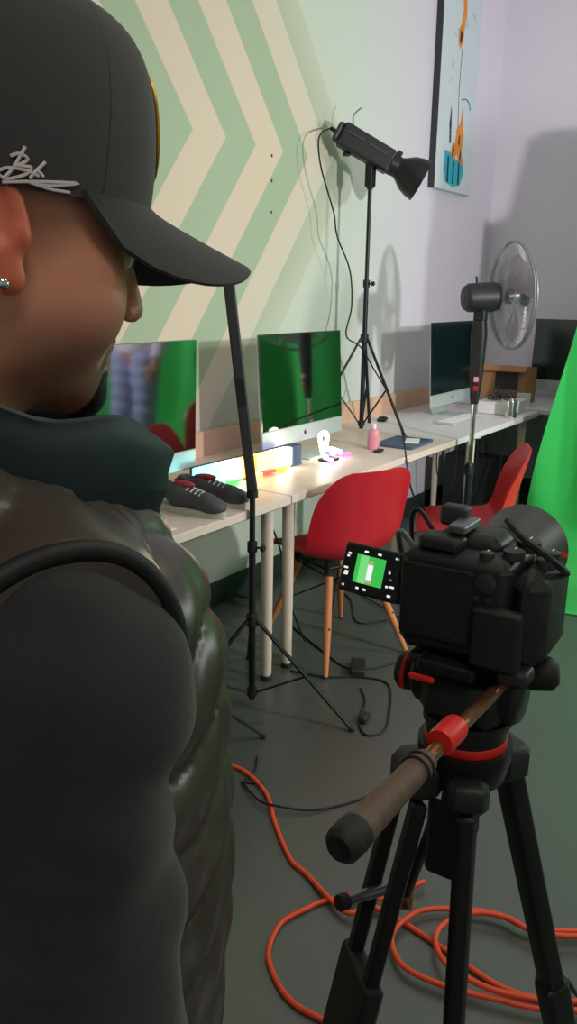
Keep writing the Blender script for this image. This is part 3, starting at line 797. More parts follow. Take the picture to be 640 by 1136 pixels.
hang = [[(.12, 2.30, .72), (.16, 2.33, .45), (.10, 2.30, .2), (.22, 2.34, .005)], [(.60, 2.44, .715), (.66, 2.50, .5), (.62, 2.62, .25), (.62, 2.75, .005)], [(.50, 4.3, .715), (.46, 4.4, .45), (.5, 4.55, .35), (.48, 4.62, .71)], [(.62, 4.6, .715), (.6, 4.7, .3), (.64, 4.9, .2), (.62, 5.05, .715)]]
hl = ['black cable hanging behind the paired desk legs', 'black cable dropping beside the paired desk legs to the floor', 'black cable sagging under the white desk near the fan pole', 'black cable drooping under the far end of the white desk']
for pth, lb_ in zip(hang, hl): tag(MB().tube(spline(pth, 8), .004, 6).build('hanging_cable', 'black_cord'), lb_, 'cable')

# ------------------------------------------------------------------ tripod with fluid head
TX, TY = 2.115, .81
HAZ = 32.0                                   # heading of the video camera, degrees right of the view
hd2 = AZ(HAZ); HRZ = face(*hd2)
tp = thing('tripod', 'black video tripod with red ring and long pan handle', 'tripod', (TX, TY, 0), HRZ)
def az_l(deg):                                # direction at an azimuth, in the tripod's own frame
    d = AZ(deg); c, s = math.cos(-HRZ), math.sin(-HRZ); return Vector((d[0] * c - d[1] * s, d[0] * s + d[1] * c, 0))
# bowl, ring, head
MB().lathe([(0, .935), (.035, .937), (.048, .95), (.054, .975), (.054, .992), (0, .992)], n=32).build('bowl', 'black_metal', tp)
MB().lathe([(.046, .990), (.0475, .992), (.0475, 1.000), (.046, 1.002)], n=36, closed=True).build('red_ring', 'red_paint', tp, label='red ring round the head base')
MB().lathe([(0, .992), (.046, .992), (.046, 1.012), (.050, 1.018), (.050, 1.028), (0, 1.03)], n=32).build('pan_base', 'black_plastic', tp)
MB().box((0, -.005, 1.055), (.094, .085, .062), bev=.016).build('head_body', 'black_plastic', tp)
MB().lathe([(0, -.064), (.028, -.062), (.034, -.055), (.034, .055), (.028, .062), (0, .064)], (0, .0, 1.062), (1, 0, 0), 28).build('tilt_drum', 'black_plastic', tp)
MB().lathe([(0, 0), (.020, 0), (.023, .006), (.023, .018), (.018, .024), (0, .024)], (-.062, 0, 1.058), (-1, 0, 0), 18).build('drag_dial', 'black_rubber', tp)
MB().lathe([(.0235, .010), (.0242, .012), (.0235, .015)], (-.062, 0, 1.058), (-1, 0, 0), 18).build('dial_mark', 'red_paint', tp)
MB().box((-.01, 0, 1.098), (.066, .12, .018), bev=.004).build('quick_release_plate', 'black_metal', tp)
MB().box((-.05, -.02, 1.096), (.022, .045, .014), bev=.004).build('release_lever', 'black_plastic', tp)
MB().box((-.035, -.060, 1.084), (.03, .006, .007), bev=.002).build('safety_button', 'red_paint', tp)
MB().ell((-.012, -.052, 1.012), (.009, .004, .009)).build('spirit_level', mat('level_green', (120, 150, 60), .2), tp)
# pan handle (given by where it starts and ends in space)
Ti = inv_of(tp)
def TL_(p): p = np.asarray(p); return Vector(Ti[:3, :3] @ p + Ti[:3, 3])
h0 = TL_(depth_at(572, 744, .90)); h1 = TL_(depth_at(497, 815, .765)); h2 = TL_(depth_at(468, 848, .725)); h3 = TL_(depth_at(398, 922, .635)); h4 = TL_(depth_at(383, 938, .618))
hx = (h4 - h0).normalized()
MB().box(h0 + Vector((-.01, .0, .0)), (.045, .05, .034), bev=.008).build('handle_socket', 'black_plastic', tp)
MB().lathe([(0, 0), (.017, 0), (.019, .006), (.019, .026), (.012, .034), (0, .034)], tuple(h0 + Vector((.012, 0, 0))), (1, .15, .2), 14).build('socket_knob', 'black_rubber', tp)
ph = MB().cone(h0, h2, .0072, n=16).build('pan_handle_tube', 'bronze_tube', tp)
cl = (h0 - h1).normalized()
MB().lathe([(0, -.019), (.0125, -.018), (.0135, -.014), (.0135, .014), (.0125, .018), (0, .019)], tuple(h1), tuple(hx), 20).build('red_clamp', 'red_paint', tp, label='red collar on the pan handle')
gl = (h3 - h2).length
gr = MB().lathe([(0, -.01), (0.0111, -.008), (0.0119, 0), (0.0131, .004), (0.0131, .012), (0.0123, .015), (0.0127, gl * .5), (0.0141, gl * .8), (0.0135, gl * .85), (0.0146, gl * .9), (0.0152, gl), (0, gl)], tuple(h2), tuple(hx), 24).build('handle_grip', 'handle_grip', tp)
for k in range(2): MB().tube([h2 + hx * (.003 + .009 * k) + (Vector(frame_from(hx)[0]) * math.cos(a) + Vector(frame_from(hx)[1]) * math.sin(a)) * .0134 for a in np.linspace(0, 2 * PI, 20, endpoint=False)], 0.0015, 6, close=True).build('grip_ring', 'black_rubber', gr)
MB().lathe([(0, gl - .002), (0.0154, gl), (0.0157, gl + .008), (0.0149, gl + .011), (0.0156, gl + .014), (0.0149, gl + .022), (0.0107, gl + .027), (0, gl + .025)], tuple(h2), tuple(hx), 24).build('end_cap', 'black_rubber', gr)
# legs
def tripod_leg(az, r, twin, ztop=.955, slim=1.):
    d = az_l(az); s = Vector((-d.y, d.x, 0))
    a = d * .062 + Vector((0, 0, ztop)); b = d * r + Vector((0, 0, .0)); ax_ = (b - a)
    lg = MB().box(d * .058 + Vector((0, 0, ztop + .0)), (.05 * slim, .062 * slim, .05 * slim), rz=math.atan2(d.y, d.x), bev=.012 * slim).build('leg', 'black_plastic', tp)
    def at(t, o=0.): return a + ax_ * t + s * o
    if twin:
        for o in (-.028, .028): MB().bar(at(.02, o), at(.30, o), .020, .018, up=d, bev=.004).build('upper_tube', 'black_metal', lg)
        MB().bar(at(.27), at(.60), .094, .026, up=d, bev=.006).build('leg_sleeve', 'black_plastic', lg)
        for o in (-.022, .022): MB().bar(at(.58, o), at(.93, o), .016, .014, up=d, bev=.003).build('lower_tube', 'black_metal', lg)
    else:
        MB().bar(at(.02), at(.44), .032 * slim, .030 * slim, up=d, bev=.006).build('upper_tube', 'black_metal', lg)
        MB().bar(at(.40), at(.52), .040 * slim, .040 * slim, up=d, bev=.008).build('leg_lock', 'black_plastic', lg)
        MB().bar(at(.50), at(.93), .026 * slim, .024 * slim, up=d, bev=.005).build('lower_tube', 'black_metal', lg)
    lv = at(.40, .0) + d * .022
    MB().bar(lv, lv + ax_ * .05 + d * .015, .018, .006, up=d, bev=.002).build('lock_lever', 'grey_metal', lg)
    MB().bar(at(.91), at(1.0) + Vector((0, 0, .012)), .06 if twin else .04, .03, up=d, bev=.008).build('foot', 'black_rubber', lg)
    return a, b
tripod_leg(65, .36, False); tripod_leg(187, .20, False, slim=.74); tripod_leg(256, .25, True)
# bowl clamp handle hanging below the bowl
MB().lathe([(0, .86), (.020, .862), (.024, .875), (.022, .93), (.016, .94), (0, .94)], n=18).build('bowl_clamp', 'black_rubber', tp)
MB().box((-.005, -.035, .875), (.042, .014, .10), bev=.006).build('accessory_pouch', 'black_plastic', tp)
MB().tube([TL_(depth_at(486, 898, .97)), TL_(depth_at(450, 992, 1.06))], .007, 8).build('brace_rod', 'black_metal', tp)
MB().lathe([(0, -.014), (.012, -.012), (.012, .012), (0, .014)], tuple(TL_(depth_at(447, 998, 1.065))), (1, 0, .3), 12).build('brace_knob', 'bronze_tube', tp)
c0 = TL_(depth_at(385, 999, .96)); c1 = TL_(depth_at(432, 984, 1.0))
MB().cone(c0, c1, .006, .008, 14).build('spreader_arm', 'grey_metal', tp); MB().lathe([(0, 0), (.009, 0), (.010, .004), (.009, .007), (.010, .010), (.009, .013), (0, .014)], tuple(c0), tuple(c0 - c1), 14).build('spreader_knob', 'black_rubber', tp)

# ------------------------------------------------------------------ video camera
vc = thing('video_camera', 'black cinema camera with lens hood and flip-out screen on the tripod', 'camera', (TX, TY, 1.108), HRZ)
vc.scale = (.93, .93, .95)
MB().box((-.012, -.002, .062), (.132, .104, .122), bev=.012).build('camera_body', 'black_plastic', vc)
MB().box((.070, .008, .058), (.046, .115, .116), bev=.019).build('hand_grip', 'black_rubber', vc)
MB().box((.045, -.058, .040), (.056, .022, .070), bev=.005).build('battery', 'black_plastic', vc)
MB().box((.066, -.047, .0), (.036, .036, .020), bev=.005).build('battery_base', 'black_plastic', vc)
MB().box((-.030, -.0555, .065), (.086, .006, .088), bev=.003).build('rear_panel', 'black_rubber', vc)
MB().box((-.012, .016, .126), (.078, .058, .024), bev=.009).build('top_hump', 'black_plastic', vc)
MB().box((-.035, -.030, .130), (.050, .034, .018), bev=.005).build('top_plate', 'black_plastic', vc)
MB().box((-.020, -.004, .146), (.022, .052, .010), bev=.002).build('accessory_shoe', 'grey_metal', vc)
MB().box((-.040, .020, .150), (.034, .022, .024), bev=.004).build('handle_mount', 'dark_grey', vc)
for (x, y, r, h) in ((.050, .022, .014, .012), (.075, .030, .010, .009), (.045, -.018, .012, .010), (.078, -.004, .011, .010), (.020, -.036, .008, .008)):
    z0 = .113 if x > .06 else .121
    d_ = MB().lathe([(0, z0), (r, z0), (r * 1.04, z0 + h * .3), (r, z0 + h), (r * .8, z0 + h * 1.1), (0, z0 + h * 1.1)], (x, y, 0), n=20).build('dial', 'dark_grey', vc)
    MB().box((x, y + r * .5, z0 + h * 1.12), (.0016, r * .7, .0008)).build('dial_mark', 'paper', d_)
MB().lathe([(0, 0), (.006, 0), (.0065, .005), (0, .006)], (.082, .050, .112), (0, .4, 1), 14).build('record_button', 'red_paint', vc)
for k in range(4):
    for j in range(2):
        MB().lathe([(0, 0), (.0036, 0), (.0036, .003), (0, .0035)], (.018 + .014 * j, -.0545, .030 + .017 * k), (0, -1, 0), 10).build('rear_button', 'dark_grey', vc)
MB().lathe([(0, 0), (.011, 0), (.012, .003), (.007, .005), (0, .004)], (.028, -.0545, .100), (0, -1, 0), 18).build('joystick', 'dark_grey', vc)
# lens and hood
ln = MB().lathe([(0, .048), (.040, .048), (.043, .054), (.043, .075), (.040, .078), (.044, .082), (.044, .120), (.046, .128), (.046, .140), (.030, .141), (0, .139)], (-.006, 0, .066), (0, 1, 0), 32).build('lens', 'black_plastic', vc)
for h in (.058, .064, .070, .090, .097, .104, .111):
    MB().tube([(-.006 + .0442 * math.cos(a), h, .066 + .0442 * math.sin(a)) for a in np.linspace(0, 2 * PI, 32, endpoint=False)], .0012, 5, close=True).build('grip_ring', 'black_rubber', ln)
MB().lathe([(.0465, .126), (.049, .130), (.056, .190), (.0605, .212), (.0585, .212), (.054, .190), (.047, .135), (.0455, .128)], (-.006, 0, .066), (0, 1, 0), 36, closed=True).build('lens_hood', 'dark_grey', vc)
MB().ell((-.006, .138, .066), (.034, .006, .034)).build('front_glass', 'screen_glass', ln)
# strap lug and audio lead
MB().tube(spline([(.020, .03, .150), (.050, .0, .140), (.078, -.012, .130), (.092, .0, .116), (.094, .03, .10)], 6), .004, 6).build('hand_strap', 'black_rubber', vc)
MB().tube(spline([(-.072, -.02, .112), (-.092, -.015, .128), (-.104, .0, .120), (-.102, .01, .095), (-.085, .012, .07)], 8), .0035, 6).build('audio_lead', 'grey_metal', vc)
MB().tube(spline([(-.060, .01, .125), (-.085, .02, .148), (-.10, .03, .138), (-.098, .03, .10)], 8), .003, 6).build('hdmi_lead', 'black_cord', vc)
# flip-out screen
MS = Matrix.Translation((-.122, -.034, .078)) @ Matrix.Rotation(math.radians(-6), 4, 'Z') @ Matrix.Rotation(math.radians(-18), 4, 'X')
fs = MB().box((0, 0, 0), (.084, .010, .060), bev=.003).xf(MS).build('flip_screen', 'black_plastic', vc, label='flip-out screen showing a person on green')
MB().cone((-.080, -.040, .050), (-.080, -.040, .090), .007).build('hinge', 'black_plastic', vc)
glow('lcd_black', (16, 18, 20), .3); glow('lcd_green', (60, 190, 80), .8); glow('lcd_light', (120, 220, 130), .8); glow('lcd_white', (235, 235, 240), .9); glow('lcd_skin', (210, 150, 150), .8); glow('lcd_grey', (120, 120, 128), .5)
def lcd(nm, x0, x1, z0, z1, mm, k=0): MB().box(((x0 + x1) / 2, -.0053 - .0003 * k, (z0 + z1) / 2), (x1 - x0, .0006, z1 - z0)).xf(MS).build(nm, mm, fs, smooth=False)
lcd('display', -.039, .039, -.027, .027, 'lcd_black')
lcd('picture', -.021, .020, -.016, .018, 'lcd_green', 1)
lcd('picture', -.015, -.004, -.016, .018, 'lcd_light', 2)
lcd('picture', -.003, .004, -.010, .008, 'lcd_white', 3); lcd('picture', -.002, .003, .008, .013, 'lcd_skin', 3); lcd('picture', -.003, .004, -.014, -.010, 'lcd_skin', 3)
random.seed(5)
for k in range(22):
    side = k % 4
    if side == 0: x, z = random.uniform(-.037, .034), .0225
    elif side == 1: x, z = random.uniform(-.037, .034), -.0225
    elif side == 2: x, z = random.uniform(-.037, -.028), random.uniform(-.018, .018)
    else: x, z = random.uniform(.025, .035), random.uniform(-.018, .018)
    lcd('icon', x, x + random.uniform(.002, .006), z - .0012, z + .0012, random.choice(['lcd_white', 'lcd_grey', 'lcd_white']), 1)

# ------------------------------------------------------------------ the man
HEADPX, HEADD = (-17, 243), .56
BAZ, HAZ2, HPITCH = 50.0, 57.0, -13.0
hw = depth_at(*HEADPX, HEADD)
bd = AZ(BAZ); BRZ = face(*bd)
HEADL = np.array([0.0, .030, 0])                    # head centre ahead of the body axis
br = np.array([math.cos(BRZ), math.sin(BRZ)])       # local x in the world
org = hw[:2] - np.array([br[0] * HEADL[0] - br[1] * HEADL[1], br[1] * HEADL[0] + br[0] * HEADL[1]])
EYE = hw[2]
hyaw = math.radians(-(HAZ2 - BAZ))
MHD = Matrix.Translation((0, HEADL[1], EYE)) @ Matrix.Rotation(hyaw, 4, 'Z') @ Matrix.Rotation(math.radians(HPITCH), 4, 'X') @ Matrix.Scale(1.05, 4)
NH = np.array(MHD); NHI = np.array(MHD.inverted())
def toH(P): return (P @ NHI[:3, :3].T + NHI[:3, 3]).astype(np.float32)
def fromH(P): return np.asarray(P) @ NH[:3, :3].T + NH[:3, 3]
SZ = EYE - .258                                     # shoulder-joint height
def f_ear(P, s):
    Q = P.copy(); Q[..., 0] *= s
    a = math.radians(-18)
    y = Q[..., 1] + .012; z = Q[..., 2] + .012; y, z = y * math.cos(a) - z * math.sin(a), y * math.sin(a) + z * math.cos(a)
    x = Q[..., 0] - .078 - .25 * np.maximum(0, -y)       # ear flares backwards
    E = np.stack([x, y, z], -1)
    d = s_ell(E, (0, 0, .004), (.010, .021, .031))
    d = smax(d, -s_ell(E, (.010, .0, .008), (.009, .0135, .021)), .004)
    d = smin(d, s_ell(E, (.002, .004, -.029), (.006, .010, .011)), .006)     # lobe
    d = smin(d, s_ell(E, (.001, .015, -.006), (.006, .005, .008)), .005)     # tragus
    return smin(d, s_cone(E, (.004, -.008, .014), (.003, -.006, -.010), .003, .003), .004)
def f_head(P):
    d = s_ell(P, (0, -.014, .042), (.076, .096, .088))
    d = smin(d, s_ell(P, (0, .034, -.015), (.062, .062, .085)), .03)
    d = smin(d, s_ell(P, (0, .036, -.078), (.052, .052, .036)), .03)
    d = smin(d, s_ell(P, (0, .080, -.102), (.022, .018, .016)), .02)
    A = P.copy(); A[..., 0] = np.abs(A[..., 0])
    d = smin(d, s_ell(A, (.050, .004, -.062), (.016, .034, .030)), .025)
    d = smin(d, s_ell(A, (.046, .056, -.040), (.023, .030, .036)), .02)
    d = smin(d, s_cone(A, (0, .086, .020), (.036, .078, .020), .013, .011), .014)
    d = smax(d, -s_ell(A, (.032, .100, -.002), (.017, .014, .011)), .010)
    d = smin(d, s_ell(A, (.032, .080, -.002), (.0125, .0125, .012)), .003)
    d = smin(d, s_cone(P, (0, .092, .010), (0, .110, -.034), .0070, .0095), .010)
    d = smin(d, s_ell(A, (.011, .100, -.037), (.007, .009, .007)), .006)
    d = smin(d, s_cone(A, (0, .094, -.064), (.018, .088, -.066), .008, .005), .006)
    d = smin(d, s_cone(A, (0, .092, -.077), (.016, .087, -.076), .009, .005), .006)
    d = smax(d, -s_cone(A, (0, .104, -.0705), (.020, .094, -.070), .0012, .0012), .004)
    d = smin(d, np.minimum(f_ear(P, 1), f_ear(P, -1)), .006)
    return d
NB = np.array([0, -.035, SZ + .035])
def f_headneck(P):
    d = f_head(toH(P)) * 1.05
    top = fromH(np.array([[0, -.03, -.05]]))[0]
    return smin(d, s_cone(P, top, NB, .056, .062), .03)
SHR = (.172, -.025, SZ - .01); ELR = (.205, -.025, SZ - .28); WRR = (.19, .07, SZ - .50)
SHL = (-.165, -.03, SZ); ELL = (-.22, -.03, SZ - .28); WRL = (-.20, .05, SZ - .50)
def hand(P, w_, s, fw):
    """relaxed hand from the wrist along fw, thumb to the inside"""
    w_ = np.array(w_); fw = np.array(fw) / np.linalg.norm(fw)
    upv = np.array([0, 0, 1.]); sd = np.cross(fw, upv); sd /= np.linalg.norm(sd); up_ = np.cross(sd, fw)
    def L(a, b, c): return w_ + fw * a + up_ * b + sd * c       # along, thumb-up, palm side
    pm = -s
    d = s_cone(P, L(-.01, 0, 0), L(.045, .004, 0), .022, .024)
    d = smin(d, s_cone(P, L(.05, .026, 0), L(.055, -.026, 0), .014, .013), .02)
    for k, (b, ln_) in enumerate(((.030, .078), (.011, .086), (-.009, .080), (-.028, .062))):
        p0 = L(.070, b, 0); p1 = L(.070 + ln_ * .42, b, pm * .010 ); p2 = L(.070 + ln_ * .62, b - .002, pm * .032); p3 = L(.070 + ln_ * .62, b - .004, pm * .054)
        f = s_chain(P, [(*p0, .0092), (*p1, .0085), (*p2, .0078), (*p3, .0068)], .006); d = smin(d, f, .005)
    th = s_chain(P, [(*L(.015, .020, pm * .008), .013), (*L(.045, .045, pm * .022), .0105), (*L(.075, .050, pm * .034), .0085)], .008)
    return smin(d, th, .01)
HANDF = (-.10, .95, -.12)
def f_arms(P, inf=0., hands=True):
    d = None
    for (a, b, c, s) in ((SHR, ELR, WRR, 1), (SHL, ELL, WRL, -1)):
        q = s_cone(P, a, b, .052 + inf, .042 + inf); q = smin(q, s_cone(P, b, c, .041 + inf, .028 + inf), .02)
        if hands: q = smin(q, hand(P, c, s, (-.05, .35, -.93) if s > 0 else (.05, .35, -.93)), .012)
        d = q if d is None else np.minimum(d, q)
    return d
def f_torso(P, inf=0.):
    d = s_cone(P, (-.10, -.03, SZ + .0), (.10, -.03, SZ + .0), .07 + inf, .07 + inf)
    d = smin(d, s_ell(P, (0, -.005, SZ - .16), (.165 + inf, .112 + inf, .20 + inf)), .05)
    d = smin(d, s_ell(P, (0, .012, SZ - .38), (.155 + inf, .118 + inf, .20 + inf)), .06)
    d = smin(d, s_ell(P, (0, -.01, SZ - .50), (.165 + inf, .115 + inf, .13 + inf)), .06)
    return d
def f_legs(P, inf=0.):
    d = None
    for s in (-1, 1):
        q = s_chain(P, [(s * .085, -.01, SZ - .50, .085 + inf), (s * .095, .01, .45, .056 + inf), (s * .10, -.02, .09, .040 + inf)], .03)
        q = smin(q, s_cone(P, (s * .10, -.03, .04), (s * .115, .10, .035), .034 + inf, .03 + inf), .02)
        d = q if d is None else smin(d, q, .04)
    return d
def f_body(P):
    d = smin(f_torso(P), f_legs(P), .05)
    d = smin(d, f_arms(P), .03)
    return smin(d, s_cone(P, NB, (0, -.03, SZ - .02), .062, .07), .04)
V1, F1 = surface(f_headneck, (-.13, HEADL[1] - .19, SZ - .01), (.13, HEADL[1] + .17, EYE + .16), .003)
V2, F2 = surface(f_body, (-.36, -.20, -.01), (.36, .40, SZ + .12), .0055)
PV = np.concatenate([relax(V1, F1, 1, .4), relax(V2, F2, 1, .4)]); PF = F1 + [[i + len(V1) for i in q] for q in F2]
HQ = toH(PV)
def sst(x, a, b): t = np.clip((x - a) / (b - a), 0, 1); return t * t * (3 - 2 * t)
hx_, hy_, hz_ = HQ[:, 0], HQ[:, 1], HQ[:, 2]
onhead = sst(hz_, -.16, -.12)
beard = sst(-hz_, .035, .075) * sst(hy_, -.01, .03) * onhead * .75
beard = np.maximum(beard, sst(hy_, .07, .085) * sst(-hz_, .052, .06) * onhead)
side = sst(hz_, .0, .03) * (1 - sst(hy_, .035, .055)) * .8
stub = np.clip(np.maximum(beard, side), 0, 1)
earm = sst(np.abs(hx_), .074, .082) * sst(.03 - np.abs(hy_ + .012), 0, .01) * onhead
SK = bpy.data.materials.new('skin'); SK.use_nodes = True; nt = SK.node_tree; b = nt.nodes['Principled BSDF']
b.inputs['Roughness'].default_value = .48; b.inputs['Subsurface Weight'].default_value = .25
b.inputs['Subsurface Radius'].default_value = (.012, .004, .002); b.inputs['Subsurface Scale'].default_value = 1.
a1 = nt.nodes.new('ShaderNodeAttribute'); a1.attribute_name = 'stubble'; a2 = nt.nodes.new('ShaderNodeAttribute'); a2.attribute_name = 'ear_glow'
nz_ = nt.nodes.new('ShaderNodeTexNoise'); nz_.inputs['Scale'].default_value = 45; tc = nt.nodes.new('ShaderNodeTexCoord'); nt.links.new(tc.outputs['Object'], nz_.inputs['Vector'])
def mixn(f, a, c):
    n = nt.nodes.new('ShaderNodeMix'); n.data_type = 'RGBA'; nt.links.new(f, n.inputs[0])
    for i, v in ((6, a), (7, c)):
        if isinstance(v, tuple): n.inputs[i].default_value = (*v, 1)
        else: nt.links.new(v, n.inputs[i])
    return n.outputs[2]
k1 = mixn(nz_.outputs['Fac'], lin((204, 136, 108)), lin((220, 154, 126)))
k2 = mixn(a2.outputs['Fac'], k1, lin((214, 112, 84)))  # orange light in the ears put into the skin colour
k3 = mixn(a1.outputs['Fac'], k2, lin((138, 98, 82)))
nt.links.new(k3, b.inputs['Base Color']); MATS['skin'] = SK
man = finish('person', PV, PF, SK, None, smooth='all', attr={'stubble': stub, 'ear_glow': earm})
man.location = (org[0], org[1], 0); man.rotation_euler = (0, 0, BRZ)
tag(man, 'man in black cap and dark quilted vest looking at the camera screen', 'person')
# eyes, brows, beard, hair, ear stud
for s in (-1, 1):
    ey = MB().ell((s * .032, .0805, -.002), (.0118, .0125, .0112), 20, 14).xf(MHD).build('eye', mat('eye_white', (220, 214, 208), .2) if s < 0 else 'eye_white', man)
    MB().ell((s * .032, .0905, -.003), (.0055, .0034, .0055)).xf(MHD).build('iris', 'hair_dark', ey)
    MB().tube(spline([MHD @ Vector(p) for p in ((s * .016, .096, .022), (s * .032, .095, .028), (s * .048, .082, .024))], 6), [.003] * 12 + [.0015], 6).build('eyebrow', 'hair_dark', man)
    lash = MB()
    for k in range(9):
        q = (k / 8 - .5) * 2; lash.tube([MHD @ Vector((s * (.032 + q * .012), .090 - .004 * q * q - (.003 if q > 0 else 0) * q, .005 - .003 * q * q)), MHD @ Vector((s * (.032 + q * .015), .099 - .004 * q * q, .007))], .0007, 4)
    lash.build('eyelash', 'hair_dark', man)
def f_goat(P):
    Q = toH(P); d = f_head(Q) - .0025
    r = s_ell(Q, (0, .090, -.102), (.026, .026, .024)); r = np.minimum(r, s_cone(Q, (-.022, .10, -.056), (.022, .10, -.056), .007, .007))
    return smax(d, r, .006)
V, F = surface(f_goat, (-.07, .02, EYE - .20), (.09, .25, EYE - .02), .003); finish('beard', relax(V, F), F, 'hair_dark', man, smooth='all')
def f_hair(P):
    Q = toH(P); d = s_ell(Q, (0, -.016, .040), (.0775, .0975, .0895))
    return smax(smax(d, Q[..., 1] + .035 , .008), -.045 + -Q[..., 2], .01)
V, F = surface(f_hair, (-.10, -.10, EYE - .08), (.12, .17, EYE + .15), .0045); finish('hair', V, F, 'hair_dark', man, smooth='all')
MB().ell(MHD @ Vector((.0865, -.004, -.043)), (.0042, .0042, .0042)).build('ear_stud', 'chrome', man)

# ---- cap
CW, CB, CT = .084, .030, .135
def crown(th, s):
    """th: angle from the front (0) round; s: 0 rim .. 1 button"""
    c, q = math.cos(th), math.sin(th)
    front = max(0, c)
    rx = .0825; ry = .112 if c > 0 else .104
    e = .42 + .12 * (1 - front)                       # boxier in front
    a = s * PI / 2
    r = math.cos(a) ** e; z = math.sin(a) ** (1.05)
    H_ = .114
    rim = CB - .019 * (1 - c)
    zz = rim + (CB + H_ - rim) * z + .006 * front * math.sin(s * PI)
    return Vector((rx * q * r, -.006 + ry * c * r, zz))
ns_, nt2 = 26, 64
G = [[crown(2 * PI * j / nt2, min(i / ns_, .999)) for j in range(nt2 + 1)] for i in range(ns_ + 1)]
cp = MB().grid(G, .0022).xf(MHD).build('cap', 'cap_cloth', man, label='black baseball cap with stitched signature')
for k in range(6):
    th = k * PI / 3
    MB().tube([MHD @ (crown(th, s) * 1.006 + Vector((0, 0, -.0004))) for s in np.linspace(0.02, .96, 16)], .0009, 5).build('seam', 'vest_trim', cp)
MB().ell(MHD @ (crown(0, .999) + Vector((0, 0, .001))), (.008, .008, .005)).build('button', 'cap_cloth', cp)
# brim
G = []
for i in range(15):
    v = i / 14; row = []
    for j in range(31):
        u = (j / 30 - .5) * 2; th = u * math.radians(68)
        p = crown(th, 0.0); out = .090 * (1 - abs(u) ** 2.6) ** .75 * v
        row.append(Vector((p.x * (1 + .02 * v), p.y + out, p.z + .004 - .17 * out - .058 * abs(u) ** 1.5 * (out / .09) ** .6)))
    G.append(row)
MB().grid(G, .0034).xf(MHD).build('brim', 'cap_cloth', cp)
# emblem on the front panel: dark patch with gold rim
em = []
for k in range(24):
    a = 2 * PI * k / 24; em.append(crown(.30 * math.cos(a), .36 + .22 * math.sin(a)) + Vector((0, .0025, 0)))
MB().add([MHD @ p for p in em] + [MHD @ (crown(0, .36) + Vector((0, .004, 0)))], [(i, (i + 1) % 24, 24) for i in range(24)]).build('emblem', 'vest_trim', cp)
MB().tube([MHD @ p for p in em], .0018, 6, close=True).build('emblem_rim', 'gold', cp, label='gold stitched rim of the emblem')
# stitched signature on the right side: strokes given as (angle round the crown, height)
SIG = [[(1.539, 0.1189), (1.5831, 0.0536), (1.6271, 0.0209)], [(1.6051, 0.0862), (1.561, 0.0971), (1.5169, 0.0862), (1.561, 0.0644), (1.5831, 0.0644), (1.539, 0.0644), (1.4949, 0.0644), (1.5169, 0.0427), (1.6051, 0.0209), (1.6492, 0.0318)], [(1.6492, 0.0427), (1.6051, 0.0536), (1.5169, 0.0536), (1.4508, 0.0427)], [(1.4288, 0.0862), (1.4729, 0.0536), (1.4949, 0.0318), (1.4729, 0.0536), (1.4508, 0.0536), (1.4288, 0.0427)], [(1.6271, 0.01), (1.5169, 0.0209), (1.3847, 0.0318), (1.2305, 0.0427), (1.3847, 0.0209), (1.4949, 0.0209)], [(1.4949, 0.0209), (1.3847, 0.01), (1.2966, 0.01)], [(1.2966, 0.01), (1.2746, 0.01)]]
for st in SIG:
    pts = [MHD @ (crown(a, s_) + Vector((.0022 * math.sin(a), .0022 * math.cos(a), 0))) for a, s_ in st]
    MB().tube(spline(pts, 4), .0011, 5).build('signature_stroke', 'thread_white', cp)

# ---- clothes
def f_sweat(P):
    d = f_torso(P, .012)
    a = f_arms(P, .022, False)
    wr = .0042 * np.sin(P[..., 2] * 70 + 40 * P[..., 1]) * np.sin(P[..., 2] * 23 + 3 * P[..., 0] + 1) + .0012 * np.sin(P[..., 2] * 120 + 30 * P[..., 1]) + .0022 * np.sin(P[..., 2] * 40 - 55 * P[..., 1])
    for s in (-1, 1): a = smin(a, s_ell(P, (s * .176, -.025, SZ - .018), (.080, .088, .088)), .02)
    d = smin(d, a + wr, .03)
    for c, b_ in ((WRR, ELR), (WRL, ELL)):
        c = np.array(c); v = c - np.array(b_); v /= np.linalg.norm(v)
        near = np.linalg.norm(P - c, axis=-1) - .10
        cut = (P - c) @ v.astype(np.float32) + .012
        d = smax(d, np.where(near < 0, cut, -1.), .004)
    d = smax(d, -s_cone(P, NB + [0, 0, .0], NB + [0, .02, .1], .066, .07), .008)
    return smax(d, (SZ - .50) - P[..., 2], .005)
V, F = surface(f_sweat, (-.36, -.22, SZ - .56), (.36, .36, SZ + .12), .005)
finish('sweatshirt', relax(V, F), F, 'sweater', man, smooth='all', label='black long-sleeved sweatshirt')
